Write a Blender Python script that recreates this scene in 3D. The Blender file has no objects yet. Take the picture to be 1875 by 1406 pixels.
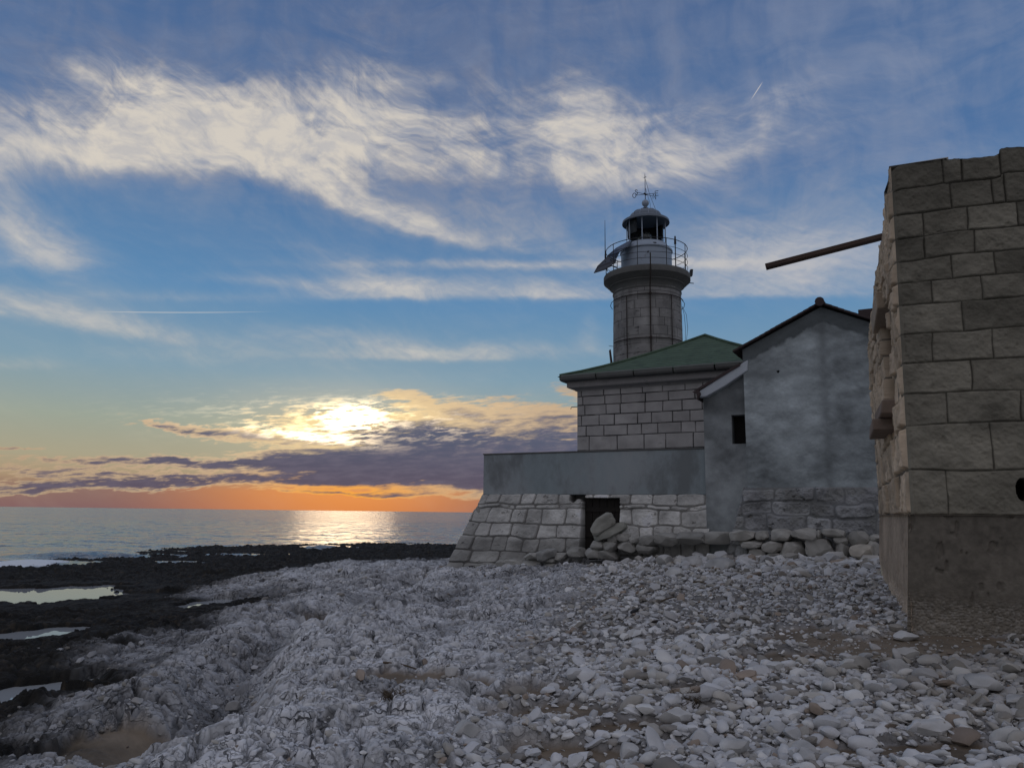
import bpy, math, random
import numpy as np
from mathutils import Vector, Matrix

# ------------------------------------------------------------------ camera, sky, sun, exposure
SC = bpy.context.scene
COL = SC.collection
EYE = np.array([0.0, 0.0, 1.7])
FOC = 1420.0                       # focal length for a frame 1875 wide
PITCH = math.atan((938.6 - 703.0) / FOC)
ROLL = math.radians(0.70)
RM = np.array((Matrix.Rotation(math.pi / 2 + PITCH, 3, 'X') @ Matrix.Rotation(ROLL, 3, 'Z')))
cam = bpy.data.cameras.new('camera')
cam.sensor_width = 36.0
cam.lens = FOC / 1875 * 36.0
cam.clip_start = 0.05
cam.clip_end = 30000
camo = bpy.data.objects.new('camera', cam)
COL.objects.link(camo)
camo.matrix_world = Matrix.Translation(EYE) @ Matrix(RM.tolist()).to_4x4()
SC.camera = camo

def ray(px, py):
    d = RM @ np.array([(px - 937.5) / FOC, -(py - 703.0) / FOC, -1.0])
    return d / np.linalg.norm(d)
def azel(px, py):
    d = ray(px, py)
    return math.degrees(math.atan2(d[0], d[1])), math.degrees(math.asin(d[2]))
def on_z(px, py, z):
    d = ray(px, py)
    return EYE + d * (z - EYE[2]) / d[2]
def at_y(px, py, y):
    d = ray(px, py)
    return EYE + d * (y / d[1])

SUN_AZ, SUN_EL = azel(640, 778)

world = bpy.data.worlds.new('World')
SC.world = world
world.use_nodes = True
WT = world.node_tree
WT.nodes.clear()

class E:
    """a float socket with arithmetic, for writing node graphs as formulas"""
    def __init__(s, sock, t): s.s = sock; s.t = t
    def op(s, name, *a, clamp=False):
        n = s.t.nodes.new('ShaderNodeMath'); n.operation = name; n.use_clamp = clamp
        for i, v in enumerate((s,) + a):
            if isinstance(v, E): s.t.links.new(v.s, n.inputs[i])
            else: n.inputs[i].default_value = v
        return E(n.outputs[0], s.t)
    def __add__(s, o): return s.op('ADD', o)
    __radd__ = __add__
    def __sub__(s, o): return s.op('SUBTRACT', o)
    def __rsub__(s, o): return s.op('MULTIPLY', -1.0).op('ADD', o)
    def __mul__(s, o): return s.op('MULTIPLY', o)
    __rmul__ = __mul__
    def __truediv__(s, o): return s.op('DIVIDE', o)
    def clamp(s): return s.op('ADD', 0.0, clamp=True)
    def smooth(s, lo, hi, a=0.0, b=1.0):
        n = s.t.nodes.new('ShaderNodeMapRange'); n.interpolation_type = 'SMOOTHSTEP'
        s.t.links.new(s.s, n.inputs[0])
        for i, v in enumerate((lo, hi, a, b)): n.inputs[i + 1].default_value = v
        return E(n.outputs[0], s.t)

def combine(t, x, y, z):
    n = t.nodes.new('ShaderNodeCombineXYZ')
    for i, v in enumerate((x, y, z)):
        if isinstance(v, E): t.links.new(v.s, n.inputs[i])
        else: n.inputs[i].default_value = v
    return n.outputs[0]
def noise(t, vec, scale, detail=6, rough=0.55, dist=0.0):
    n = t.nodes.new('ShaderNodeTexNoise')
    t.links.new(vec, n.inputs['Vector'])
    n.inputs['Scale'].default_value = scale; n.inputs['Detail'].default_value = detail
    n.inputs['Roughness'].default_value = rough; n.inputs['Distortion'].default_value = dist
    return E(n.outputs['Fac'], t)
def srgb(r, g, b):
    f = lambda c: (c / 255 / 12.92) if c / 255 <= .04045 else ((c / 255 + .055) / 1.055) ** 2.4
    return (f(r), f(g), f(b), 1)
def mixc(t, fac, a, b, mode='MIX'):
    n = t.nodes.new('ShaderNodeMix'); n.data_type = 'RGBA'; n.blend_type = mode; n.clamp_factor = True
    for i, v in ((0, fac), (6, a), (7, b)):
        if isinstance(v, E): t.links.new(v.s, n.inputs[i])
        elif isinstance(v, bpy.types.NodeSocket): t.links.new(v, n.inputs[i])
        else: n.inputs[i].default_value = v
    return n.outputs[2]

tc = WT.nodes.new('ShaderNodeTexCoord')
sx = WT.nodes.new('ShaderNodeSeparateXYZ')
WT.links.new(tc.outputs['Generated'], sx.inputs[0])
DX, DY, DZ = (E(sx.outputs[i], WT) for i in range(3))
AZ = DX.op('ARCTAN2', DY) * 57.29578
EL = DZ.op('ARCSINE') * 57.29578

def blob(x0, y0, sxp, up, dn, slope=0.0, curve=0.0, amp=1.0, vec=None):
    """soft cloud bank: centre and size given as it stands in the sky, converted to azimuth / elevation"""
    A, B = vec or (AZ, EL)
    pts = [azel(x0 + k * sxp, y0 + slope * k * sxp + curve * (k * sxp) ** 2) for k in (-1, 0, 1)]
    (a0, e0), (a1, e1), (a2, e2) = pts
    l, r = a0 - a1, a2 - a1
    M = np.linalg.solve(np.array([[l, l * l], [r, r * r]]), np.array([e0 - e1, e2 - e1]))
    s = (a2 - a0) / 2
    du = azel(x0, y0 - up)[1] - e1; dd = e1 - azel(x0, y0 + dn)[1]
    t = A - a1
    w = B - e1 - t * (t * float(M[1]) + float(M[0]))
    w = w.op('MAXIMUM', 0.0) * (1 / du) + w.op('MINIMUM', 0.0) * (1 / dd)
    q = t * (1 / s)
    return (q * q + w * w).op('MULTIPLY', -1.0).op('EXPONENT') * amp

# wind-drawn coordinates for the high cloud
v1 = combine(WT, AZ, EL, 3.0)
w1 = noise(WT, v1, 0.09, 4, 0.5) - 0.5
w2 = noise(WT, combine(WT, AZ, EL, 17.0), 0.11, 4, 0.5) - 0.5
w3 = noise(WT, combine(WT, AZ, EL * 1.5, 27.0), 0.45, 5, 0.55) - 0.5
AW = AZ + w1 * 7.0
EW = EL + w2 * 4.0
wv = (AW, EW)
cir = None
for b in [
    (60, 290, 380, 105, 46, .02, 0, .92), (470, 285, 300, 115, 46, .06, 0, .78), (850, 285, 280, 130, 52, .10, 0, .64),
    (1120, 320, 180, 150, 32, .12, 0, .60), (430, 190, 260, 60, 70, .12, 0, .34), (250, 150, 150, 60, 40, .25, 0, .24),
    (1300, 290, 260, 90, 46, -.30, 0, .50), (1500, 190, 330, 110, 110, -.25, 0, .26), (1650, 330, 300, 50, 50, -.15, 0, .30),
    (620, 360, 190, 60, 20, .34, 0, .66), (720, 408, 110, 44, 10, .28, 0, .58), (940, 395, 110, 56, 40, .36, 0, .42),
    (50, 425, 110, 66, 40, .60, 0, .66), (70, 480, 110, 60, 14, .02, 0, .55),
    (700, 542, 150, 34, 8, .02, 0, .85), (625, 480, 110, 34, 26, .35, 0, .40), (1000, 540, 150, 34, 8, .02, 0, .80),
    (1150, 484, 480, 9, 9, 0, 0, .72), (900, 440, 260, 22, 16, .12, 0, .36), (560, 520, 200, 14, 10, .05, 0, .30), (350, 545, 260, 10, 8, .03, 0, .22), (1460, 455, 280, 60, 66, 0, 0, .95), (1420, 540, 210, 80, 8, -.01, 0, .75),
    (780, 653, 190, 26, 7, .01, 0, .80), (620, 618, 150, 24, 20, .02, 0, .36), (1020, 640, 160, 16, 14, .0, 0, .22),
    (200, 600, 210, 30, 14, .15, 0, .66), (30, 560, 130, 34, 20, .12, 0, .50), (30, 668, 80, 16, 10, .0, 0, .42), (450, 660, 300, 20, 14, .06, 0, .22),
    (700, 90, 90, 150, 110, .0, 0, .34), (1060, 170, 70, 130, 110, .0, 0, .30), (150, 150, 400, 110, 110, .1, 0, .22), (900, 170, 500, 60, 90, .05, 0, .26),
    (1090, 620, 22, 40, 26, .0, 0, .30)]:
    k_ = 1.0 if b[4] > 15 else .4
    g = blob(*b, vec=(AZ + w1 * 3.0, EL + w2 * (2.0 * k_) + w3 * (1.5 * k_)))
    cir = g if cir is None else cir + g
# fibrous structure: streaks running down to the right, soft tufts, faint upright veils
n_a = noise(WT, combine(WT, AW * 0.10 + EW * 0.10, EW * 0.50 - AW * 0.05, 1.0), 1.0, 10, 0.60, 0.5)
n_b = noise(WT, combine(WT, AW * 0.20 - EW * 0.06, EW * 0.22 + AW * 0.12, 9.0), 1.0, 10, 0.62, 0.7)
n_c = noise(WT, combine(WT, AW * 0.22 + EW * 0.45, EW * 0.45 - AW * 0.20, 5.0), 1.8, 8, 0.6, 0.2)
n_v = noise(WT, combine(WT, AW * 0.42, EW * 0.07, 25.0), 1.0, 5, 0.5, 0.2)
n_s = noise(WT, combine(WT, AW * 0.10 - EW * 0.06, AW * 0.42 + EW * 0.85, 35.0), 1.1, 9, 0.62, 0.15)
fib = n_a * 0.34 + n_b * 0.32 + n_s * 0.34
far_cover = (AZ.op('ABSOLUTE') - 40.0).smooth(0, 30) * 0.36 + (EL - 38.0).smooth(0, 16) * 0.32
dens = cir * (fib * 2.4 - 0.28) + (fib - 0.5) * 0.8 + far_cover
alpha_c = dens.smooth(-0.14, 1.45) * 0.86
veil = (n_a * 0.3 + n_b * 0.3 + n_v * 0.4).smooth(0.36, 0.66) * EL.smooth(17, 27) * 0.42
alpha_c = (alpha_c + veil).clamp()

# low bank in front of the sun
vb = combine(WT, AZ * 0.24 + EL * 0.10, EL * 1.5 - AZ * 0.10, 31.0)
nb1 = noise(WT, vb, 0.8, 8, 0.60, 0.2)
nb2 = noise(WT, combine(WT, AZ * 0.7 + EL * .6, EL * 3.6 - AZ * 0.35, 41.0), 0.8, 6, 0.58, 0.15)
nb3 = noise(WT, combine(WT, AZ * 0.9 + EL * .7, EL * 5.0 - AZ * 0.7, 61.0), 1.0, 7, 0.62, 0.3)
wb = noise(WT, combine(WT, AZ * 0.25, EL * 0.4, 51.0), 1.0, 4, 0.5) - 0.5
EB = EL + wb * 1.3
bank = None
for b in [
    (930, 862, 270, 50, 34, 0, 0, 1.3), (640, 852, 230, 22, 26, .02, 0, 1.05), (350, 846, 320, 7, 7, .02, 0, .78),
    (110, 893, 260, 20, 9, -.03, 0, .80), (420, 880, 280, 10, 7, -.01, 0, .66), (200, 868, 240, 5, 4, .02, 0, .45), (830, 812, 170, 34, 40, .14, 0, .95),
    (1010, 775, 150, 34, 34, .05, 0, .72), (1300, 830, 300, 60, 60, 0, 0, .9), (640, 775, 150, 34, 40, .02, 0, .66), (470, 800, 180, 15, 14, .12, 0, .55),
    (800, 742, 110, 14, 14, .20, 0, .55), (350, 787, 90, 6, 5, .08, 0, .50), (30, 821, 50, 4, 3, 0, 0, .6), (60, 858, 260, 6, 5, 0, 0, .50),
    (1090, 725, 70, 14, 16, .2, 0, .5), (640, 902, 190, 5, 4, .03, 0, .5), (-500, 860, 300, 40, 24, 0, 0, .8)]:
    g = blob(*b, vec=(AZ, EB))
    bank = g if bank is None else bank + g
db = bank * (nb1 * 1.5 + nb2 * 1.0 - 0.30) + (nb1 - 0.5) * 0.40 + (nb2 - 0.5) * 0.28 + (nb3 - 0.5) * 0.42
db = db - (AZ * -1.0 - 14.0).smooth(0, 10) * ((nb3 * -1.0 + 0.55).op('MAXIMUM', 0.0) * 1.5)
low_only = (12.0 - EL).smooth(0, 4)
alpha_b = db.smooth(0.14, 0.40) * low_only
dark_b = (db - EL.smooth(4.0, 8.0) * 0.22).smooth(0.28, 0.85)

# distance from the sun (degrees)
dsx = AZ - SUN_AZ; dsy = EL - SUN_EL
glow = lambda sa, se: ((dsx * (1 / sa)) * (dsx * (1 / sa)) + (dsy * (1 / se)) * (dsy * (1 / se))).op('MULTIPLY', -1.0).op('EXPONENT')
g_wide = glow(24, 7); g_mid = glow(8.0, 2.9); g_hot = glow(4.2, 1.4)

sky = WT.nodes.new('ShaderNodeTexSky')
sky.sky_type = 'NISHITA'; sky.sun_disc = False
sky.sun_elevation = math.radians(SUN_EL); sky.sun_rotation = math.radians(SUN_AZ)
sky.altitude = 0; sky.air_density = 1.0; sky.dust_density = 0.7; sky.ozone_density = 2.2
SKY_K = 0.10
base = mixc(WT, 1.0, sky.outputs[0], (SKY_K, SKY_K, SKY_K, 1), 'MULTIPLY')
# the lowest air: pale green-grey, then yellow, then orange over the sea
grad = WT.nodes.new('ShaderNodeValToRGB')
WT.links.new((EL * (1 / 40.0)).s, grad.inputs[0])
el = grad.color_ramp.elements
stops = [(0.0, srgb(132, 98, 98)), (0.045, srgb(168, 142, 112)), (0.085, srgb(168, 160, 134)), (0.15, srgb(154, 163, 150)),
         (0.24, srgb(126, 156, 174)), (0.38, srgb(92, 137, 178)), (0.6, srgb(76, 112, 158)), (1.0, srgb(74, 97, 138))]
el[0].position, el[0].color = stops[0]; el[1].position, el[1].color = stops[-1]
for p_, c_ in stops[1:-1]:
    e_ = el.new(p_); e_.color = c_
front = (AZ.op('ABSOLUTE')).smooth(60, 130, 1, 0)
base = mixc(WT, front, base, grad.outputs[0])
east = srgb(166, 163, 176)  # unseen sky behind the camera, brightened as fill for the foreground
base = mixc(WT, (AZ.op('ABSOLUTE')).smooth(80, 150) * 0.65, base, east)
# horizon fire under the bank
hz = EL.smooth(1.2, 2.2, 1, 0)
fire = mixc(WT, ((AZ - SUN_AZ) * (1 / 9.0)).op('ABSOLUTE').smooth(0.0, 1.9, 1, 0), srgb(128, 94, 94), srgb(250, 150, 58))
base = mixc(WT, hz * g_wide.op('POWER', 0.35) * 0.90, base, fire)
# high cloud colour
ccol = mixc(WT, EL.smooth(16, 27), srgb(222, 208, 188), srgb(124, 130, 150))
ccol = mixc(WT, dens.smooth(0.35, 1.15) * 0.9, ccol, srgb(216, 208, 196))
ccol = mixc(WT, n_c.smooth(0.35, 0.6, 1, 0) * 0.35, ccol, srgb(140, 150, 172))
ccol = mixc(WT, AZ.smooth(-5, 32) * 0.55, ccol, srgb(150, 160, 182))
ccol = mixc(WT, (AZ.op('ABSOLUTE')).smooth(45, 100) * 0.8, ccol, srgb(210, 202, 204))  # clouds outside the view brightened as added fill
ccol = mixc(WT, EL.smooth(38, 55) * 0.8, ccol, srgb(190, 194, 206))
c1 = mixc(WT, alpha_c, base, ccol)
# glow round the sun
c2 = mixc(WT, g_mid * 0.32, c1, (1.0, 0.78, 0.46, 1))
# bank: lit fringe where thin, slate purple where thick
fringe = mixc(WT, g_wide, srgb(172, 146, 116), srgb(208, 182, 152))
fringe = mixc(WT, g_mid, fringe, srgb(255, 224, 164))
fringe = mixc(WT, EL.smooth(1.2, 3.4, 1, 0) * glow(7, 20), fringe, srgb(255, 172, 60))
darkc = mixc(WT, EL.smooth(1.0, 6.0), srgb(94, 84, 98), srgb(86, 92, 112))
darkc = mixc(WT, nb2.smooth(0.35, 0.7) * 0.4, darkc, srgb(118, 110, 124))
bcol = mixc(WT, dark_b, fringe, darkc)
c3 = mixc(WT, alpha_b, c2, bcol)
# the sun burning through
hm = (nb2 * 0.35 + nb1 * 0.25 + nb3 * 0.40)
hot2 = blob(640, 764, 62, 20, 27, .02, vec=(AZ + w3 * 2.5, EL + w3 * .6)) * hm.smooth(0.44, 0.52)
hot3 = blob(565, 799, 90, 9, 10, .12, vec=(AZ, EL + w3 * .3)) * hm.smooth(0.42, 0.58)
hot4 = blob(690, 775, 240, 34, 30, .04) * hm.smooth(0.49, 0.60) * 0.26
hs = WT.nodes.new('ShaderNodeVectorMath'); hs.operation = 'SCALE'
hs.inputs[0].default_value = (3.0, 2.3, 1.35)
WT.links.new((hot2 * 1.6 + hot3 * 1.5 + hot4).s, hs.inputs['Scale'])
c4 = mixc(WT, 1.0, c3, hs.outputs[0], 'ADD')
# two vapour trails
def trail(x0, y0, x1, y1, wpx, amp):
    a0, e0 = azel(x0, y0); a1, e1 = azel(x1, y1)
    L = math.hypot(a1 - a0, e1 - e0); ux, uy = (a1 - a0) / L, (e1 - e0) / L
    s = (AZ - a0) * ux + (EL - e0) * uy
    d = (AZ - a0) * -uy + (EL - e0) * ux
    w = wpx * .04
    return (d * d * (-1 / (w * w))).op('EXPONENT') * s.smooth(0, L * .3) * s.smooth(L * .5, L, 1, 0) * amp
tr = trail(150, 570, 520, 570, .62, .55) + trail(1398, 148, 1372, 188, .7, .6)
c4 = mixc(WT, tr.clamp(), c4, srgb(232, 222, 208))
c4 = mixc(WT, EL.smooth(-1.5, 0.0, 1, 0), c4, (0.10, 0.10, 0.10, 1))
bg = WT.nodes.new('ShaderNodeBackground'); bg.inputs[1].default_value = 1.0
WT.links.new(c4, bg.inputs[0])
wo = WT.nodes.new('ShaderNodeOutputWorld'); WT.links.new(bg.outputs[0], wo.inputs[0])
world.cycles.sampling_method = 'MANUAL'; world.cycles.sample_map_resolution = 1024

sun = bpy.data.lights.new('sun', 'SUN')
sun.energy = 0.03; sun.angle = math.radians(7); sun.color = (1.0, 0.70, 0.42)
suno = bpy.data.objects.new('sun', sun); COL.objects.link(suno)
sd = Vector((math.sin(math.radians(SUN_AZ)) * math.cos(math.radians(SUN_EL)), math.cos(math.radians(SUN_AZ)) * math.cos(math.radians(SUN_EL)), math.sin(math.radians(SUN_EL))))
suno.rotation_euler = sd.to_track_quat('Z', 'Y').to_euler()
suno.location = (0, 0, 40)
SC.view_settings.view_transform = 'Standard'; SC.view_settings.look = 'None'
SC.view_settings.gamma = 1; SC.view_settings.exposure = 0.0
SC.view_settings.use_curve_mapping = False
SC.render.engine = 'CYCLES'

# ------------------------------------------------------------------ noise in numpy
def hash2(ix, iy, seed):
    n = (ix.astype(np.int64) * 374761393 + iy.astype(np.int64) * 668265263 + seed * 1442695041) & 0xffffffff
    n = ((n ^ (n >> 13)) * 1274126177) & 0xffffffff
    n = (n ^ (n >> 16)) * 2246822519 & 0xffffffff
    return ((n ^ (n >> 15)) & 0xffffff) / float(0xffffff)
def vnoise(x, y, seed=0):
    ix = np.floor(x); iy = np.floor(y); fx = x - ix; fy = y - iy
    fx = fx * fx * fx * (fx * (fx * 6 - 15) + 10); fy = fy * fy * fy * (fy * (fy * 6 - 15) + 10)
    a = hash2(ix, iy, seed); b = hash2(ix + 1, iy, seed); c = hash2(ix, iy + 1, seed); d = hash2(ix + 1, iy + 1, seed)
    return (a * (1 - fx) + b * fx) * (1 - fy) + (c * (1 - fx) + d * fx) * fy
def fbm(x, y, seed=0, oct=5, gain=.5):
    s = 0; a = 1; t = 0
    for k in range(oct):
        s = s + a * vnoise(x * 2 ** k + 13.7 * k, y * 2 ** k - 7.3 * k, seed + k); t += a; a *= gain
    return s / t - .5
def worley(x, y, seed=0):
    """returns F1, F2, three random numbers of the nearest cell and the offset to its centre"""
    ix = np.floor(x); iy = np.floor(y)
    f1 = np.full(x.shape, 9.0); f2 = np.full(x.shape, 9.0)
    bx = np.zeros(x.shape); by = np.zeros(x.shape); dx0 = np.zeros(x.shape); dy0 = np.zeros(x.shape)
    for i in (-1, 0, 1):
        for j in (-1, 0, 1):
            cx = ix + i; cy = iy + j
            dx = cx + .1 + .8 * hash2(cx, cy, seed) - x; dy = cy + .1 + .8 * hash2(cx, cy, seed + 7) - y
            d = np.sqrt(dx * dx + dy * dy)
            m = d < f1
            f2 = np.where(m, f1, np.minimum(f2, d)); f1 = np.where(m, d, f1)
            bx = np.where(m, cx, bx); by = np.where(m, cy, by); dx0 = np.where(m, dx, dx0); dy0 = np.where(m, dy, dy0)
    return f1, f2, bx, by, dx0, dy0
def sstep(x, lo, hi):
    t = np.clip((x - lo) / (hi - lo), 0, 1); return t * t * (3 - 2 * t)

# ------------------------------------------------------------------ objects
def props(o, label=None, cat=None, group=None, kind=None):
    for k, v in (('label', label), ('category', cat), ('group', group), ('kind', kind)):
        if v: o[k] = v
    return o
def thing(name, label, cat, loc, group=None):
    o = bpy.data.objects.new(name, None); COL.objects.link(o); o.location = loc
    o.empty_display_size = .3
    return props(o, label, cat, group)
def wloc(o):
    p = np.array(o.location)
    return p + (wloc(o.parent) if o.parent else 0)
def np_mesh(name, V, Fq, mat, parent=None, smooth=False, loc=None, col=None, rough=None):
    """V in world metres; Fq: array (n,4) or list of faces"""
    V = np.asarray(V, dtype=np.float64).reshape(-1, 3)
    off = np.zeros(3)
    if parent is not None: off = wloc(parent)
    lc = np.zeros(3)
    if loc is not None: lc = np.array(loc) - off
    V = V - off - lc
    me = bpy.data.meshes.new(name)
    if isinstance(Fq, np.ndarray):
        n, k = Fq.shape
        me.vertices.add(len(V)); me.vertices.foreach_set('co', V.astype(np.float32).ravel())
        me.loops.add(n * k); me.loops.foreach_set('vertex_index', Fq.astype(np.int32).ravel())
        me.polygons.add(n); me.polygons.foreach_set('loop_start', np.arange(0, n * k, k, dtype=np.int32))
        me.update(calc_edges=True)
    else:
        me.from_pydata([tuple(v) for v in V], [], [tuple(f) for f in Fq])
    if col is not None:
        col = np.asarray(col); c = np.ones((len(V), 4), np.float32); c[:, :col.shape[1]] = col
        a = me.color_attributes.new('col', 'FLOAT_COLOR', 'POINT'); a.data.foreach_set('color', c.ravel())
    if smooth: me.polygons.foreach_set('use_smooth', np.ones(len(me.polygons), bool))
    o = bpy.data.objects.new(name, me); COL.objects.link(o)
    if mat: me.materials.append(mat)
    o.location = lc
    if parent is not None: o.parent = parent
    return o

class MB:
    """collects boxes, bars, tubes, lathes and sheets into ONE mesh"""
    def __init__(s): s.v = []; s.f = []
    def add(s, V, F):
        n = len(s.v); s.v += [tuple(map(float, p)) for p in V]; s.f += [tuple(int(i) + n for i in f) for f in F]; return s
    def hexa(s, p):      # 8 corners: bottom 4, top 4
        return s.add(p, [(3, 2, 1, 0), (4, 5, 6, 7), (0, 1, 5, 4), (1, 2, 6, 5), (2, 3, 7, 6), (3, 0, 4, 7)])
    def fbox(s, P, x0, x1, y0, y1, z0, z1):    # P maps (s, c, z) to the world
        return s.hexa([P(x0, y0, z0), P(x1, y0, z0), P(x1, y1, z0), P(x0, y1, z0), P(x0, y0, z1), P(x1, y0, z1), P(x1, y1, z1), P(x0, y1, z1)])
    def prism(s, A, B):  # two matching outlines
        n = len(A)
        return s.add(list(A) + list(B), [tuple(range(n))[::-1], tuple(range(n, 2 * n))] + [(i, (i + 1) % n, n + (i + 1) % n, n + i) for i in range(n)])
    def tube(s, pts, r, n=8, cap=True):
        pts = [Vector(p) for p in pts]; rs = r if isinstance(r, (list, tuple)) else [r] * len(pts)
        V = []; F = []
        t0 = (pts[1] - pts[0]).normalized()
        up = Vector((0, 0, 1)) if abs(t0.z) < .9 else Vector((1, 0, 0))
        a = t0.cross(up).normalized()
        for i, p in enumerate(pts):
            t = (pts[min(i + 1, len(pts) - 1)] - pts[max(i - 1, 0)]).normalized()
            a = (a - t * a.dot(t)).normalized(); b = t.cross(a)
            for k in range(n):
                q = 2 * math.pi * k / n
                V.append(p + (a * math.cos(q) + b * math.sin(q)) * rs[i])
        for i in range(len(pts) - 1):
            for k in range(n):
                F.append((i * n + k, i * n + (k + 1) % n, (i + 1) * n + (k + 1) % n, (i + 1) * n + k))
        if cap: F += [tuple(range(n))[::-1], tuple((len(pts) - 1) * n + k for k in range(n))]
        return s.add(V, F)
    def lathe(s, c, prof, n=40):
        V = []; F = []
        for r, z in prof:
            for k in range(n):
                q = 2 * math.pi * k / n; V.append((c[0] + r * math.cos(q), c[1] + r * math.sin(q), c[2] + z))
        for i in range(len(prof) - 1):
            for k in range(n): F.append((i * n + k, i * n + (k + 1) % n, (i + 1) * n + (k + 1) % n, (i + 1) * n + k))
        if prof[0][0] > 1e-4: F.append(tuple(range(n))[::-1])
        if prof[-1][0] > 1e-4: F.append(tuple((len(prof) - 1) * n + k for k in range(n)))
        return s.add(V, F)
    def build(s, name, mat, parent=None, smooth=False, bevel=0, loc=None, auto=False):
        o = np_mesh(name, s.v, s.f, mat, parent, smooth, loc)
        if bevel:
            m = o.modifiers.new('bevel', 'BEVEL'); m.width = bevel; m.segments = 2; m.limit_method = 'ANGLE'
        if auto:
            o.data.polygons.foreach_set('use_smooth', np.ones(len(o.data.polygons), bool))
            me = o.data; me.update()
            me.set_sharp_from_angle(angle=math.radians(38))
        return o

# ------------------------------------------------------------------ materials
def material(name, color, rough=.85, bump=(), spec=.3, metal=0, var=.25, vscale=3.0, attr=False, stain=None, aniso=(1, 1, 1), tint=None, veins=False):
    m = bpy.data.materials.new(name); m.use_nodes = True; t = m.node_tree
    b = t.nodes['Principled BSDF']
    b.inputs['Roughness'].default_value = rough; b.inputs['Metallic'].default_value = metal
    b.inputs['Specular IOR Level'].default_value = spec
    tcn = t.nodes.new('ShaderNodeNewGeometry')
    mp = t.nodes.new('ShaderNodeMapping'); mp.inputs['Scale'].default_value = aniso
    t.links.new(tcn.outputs['Position'], mp.inputs[0]); P = mp.outputs[0]
    n1 = noise(t, P, vscale, 6, .6); n2 = noise(t, P, vscale * 9, 5, .6)
    if attr:
        at = t.nodes.new('ShaderNodeVertexColor'); at.layer_name = 'col'; basec = at.outputs[0]
    else:
        basec = tuple(color) + (1,)
    k = (n1 * .6 + n2 * .4 - .5) * (var * 3) + 1.0
    kc = combine(t, k, k, k)
    c = mixc(t, 1.0, basec, kc, 'MULTIPLY')
    if tint:
        c = mixc(t, noise(t, P, tint[1], 5, .6).smooth(.42, .66), c, tuple(tint[0]) + (1,))
    if stain:
        c = mixc(t, noise(t, P, stain[1], 7, .65).smooth(stain[2], stain[3]) * stain[4], c, tuple(stain[0]) + (1,))
    h = None
    if veins:
        wv_ = t.nodes.new('ShaderNodeVectorMath'); wv_.operation = 'ADD'
        wn = t.nodes.new('ShaderNodeTexNoise'); wn.inputs['Scale'].default_value = 3.5; wn.inputs['Detail'].default_value = 3; t.links.new(P, wn.inputs['Vector'])
        ws = t.nodes.new('ShaderNodeVectorMath'); ws.operation = 'SCALE'; ws.inputs['Scale'].default_value = .10; t.links.new(wn.outputs['Color'], ws.inputs[0])
        t.links.new(P, wv_.inputs[0]); t.links.new(ws.outputs[0], wv_.inputs[1]); Q = wv_.outputs[0]
        gate = noise(t, P, 2.2, 6, .65).smooth(.40, .60) * .80 + .20
        al = E(at.outputs[1], t)
        dark = None
        for sc_, w_, k_ in ((2.2, .012, 1.0), (5.2, .012, .6), (11.0, .020, .45)):
            rdg = (noise(t, Q, sc_, 3, .55) - .5).op('ABSOLUTE')
            q = rdg.smooth(w_ * .35, w_, 1, 0) * k_
            dark = q if dark is None else dark.op('MAXIMUM', q)
        dark = dark * gate * al
        c = mixc(t, dark * .90, c, (.018, .018, .022, 1))
        h = dark * -.03
    t.links.new(c, b.inputs['Base Color'])
    for sc, amp in bump:
        q = noise(t, P, sc, 6, .6) * amp
        h = q if h is None else h + q
    if h is not None:
        bn = t.nodes.new('ShaderNodeBump'); bn.inputs['Strength'].default_value = 1; bn.inputs['Distance'].default_value = 1
        t.links.new(h.s, bn.inputs['Height']); t.links.new(bn.outputs[0], b.inputs['Normal'])
    return m
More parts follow.
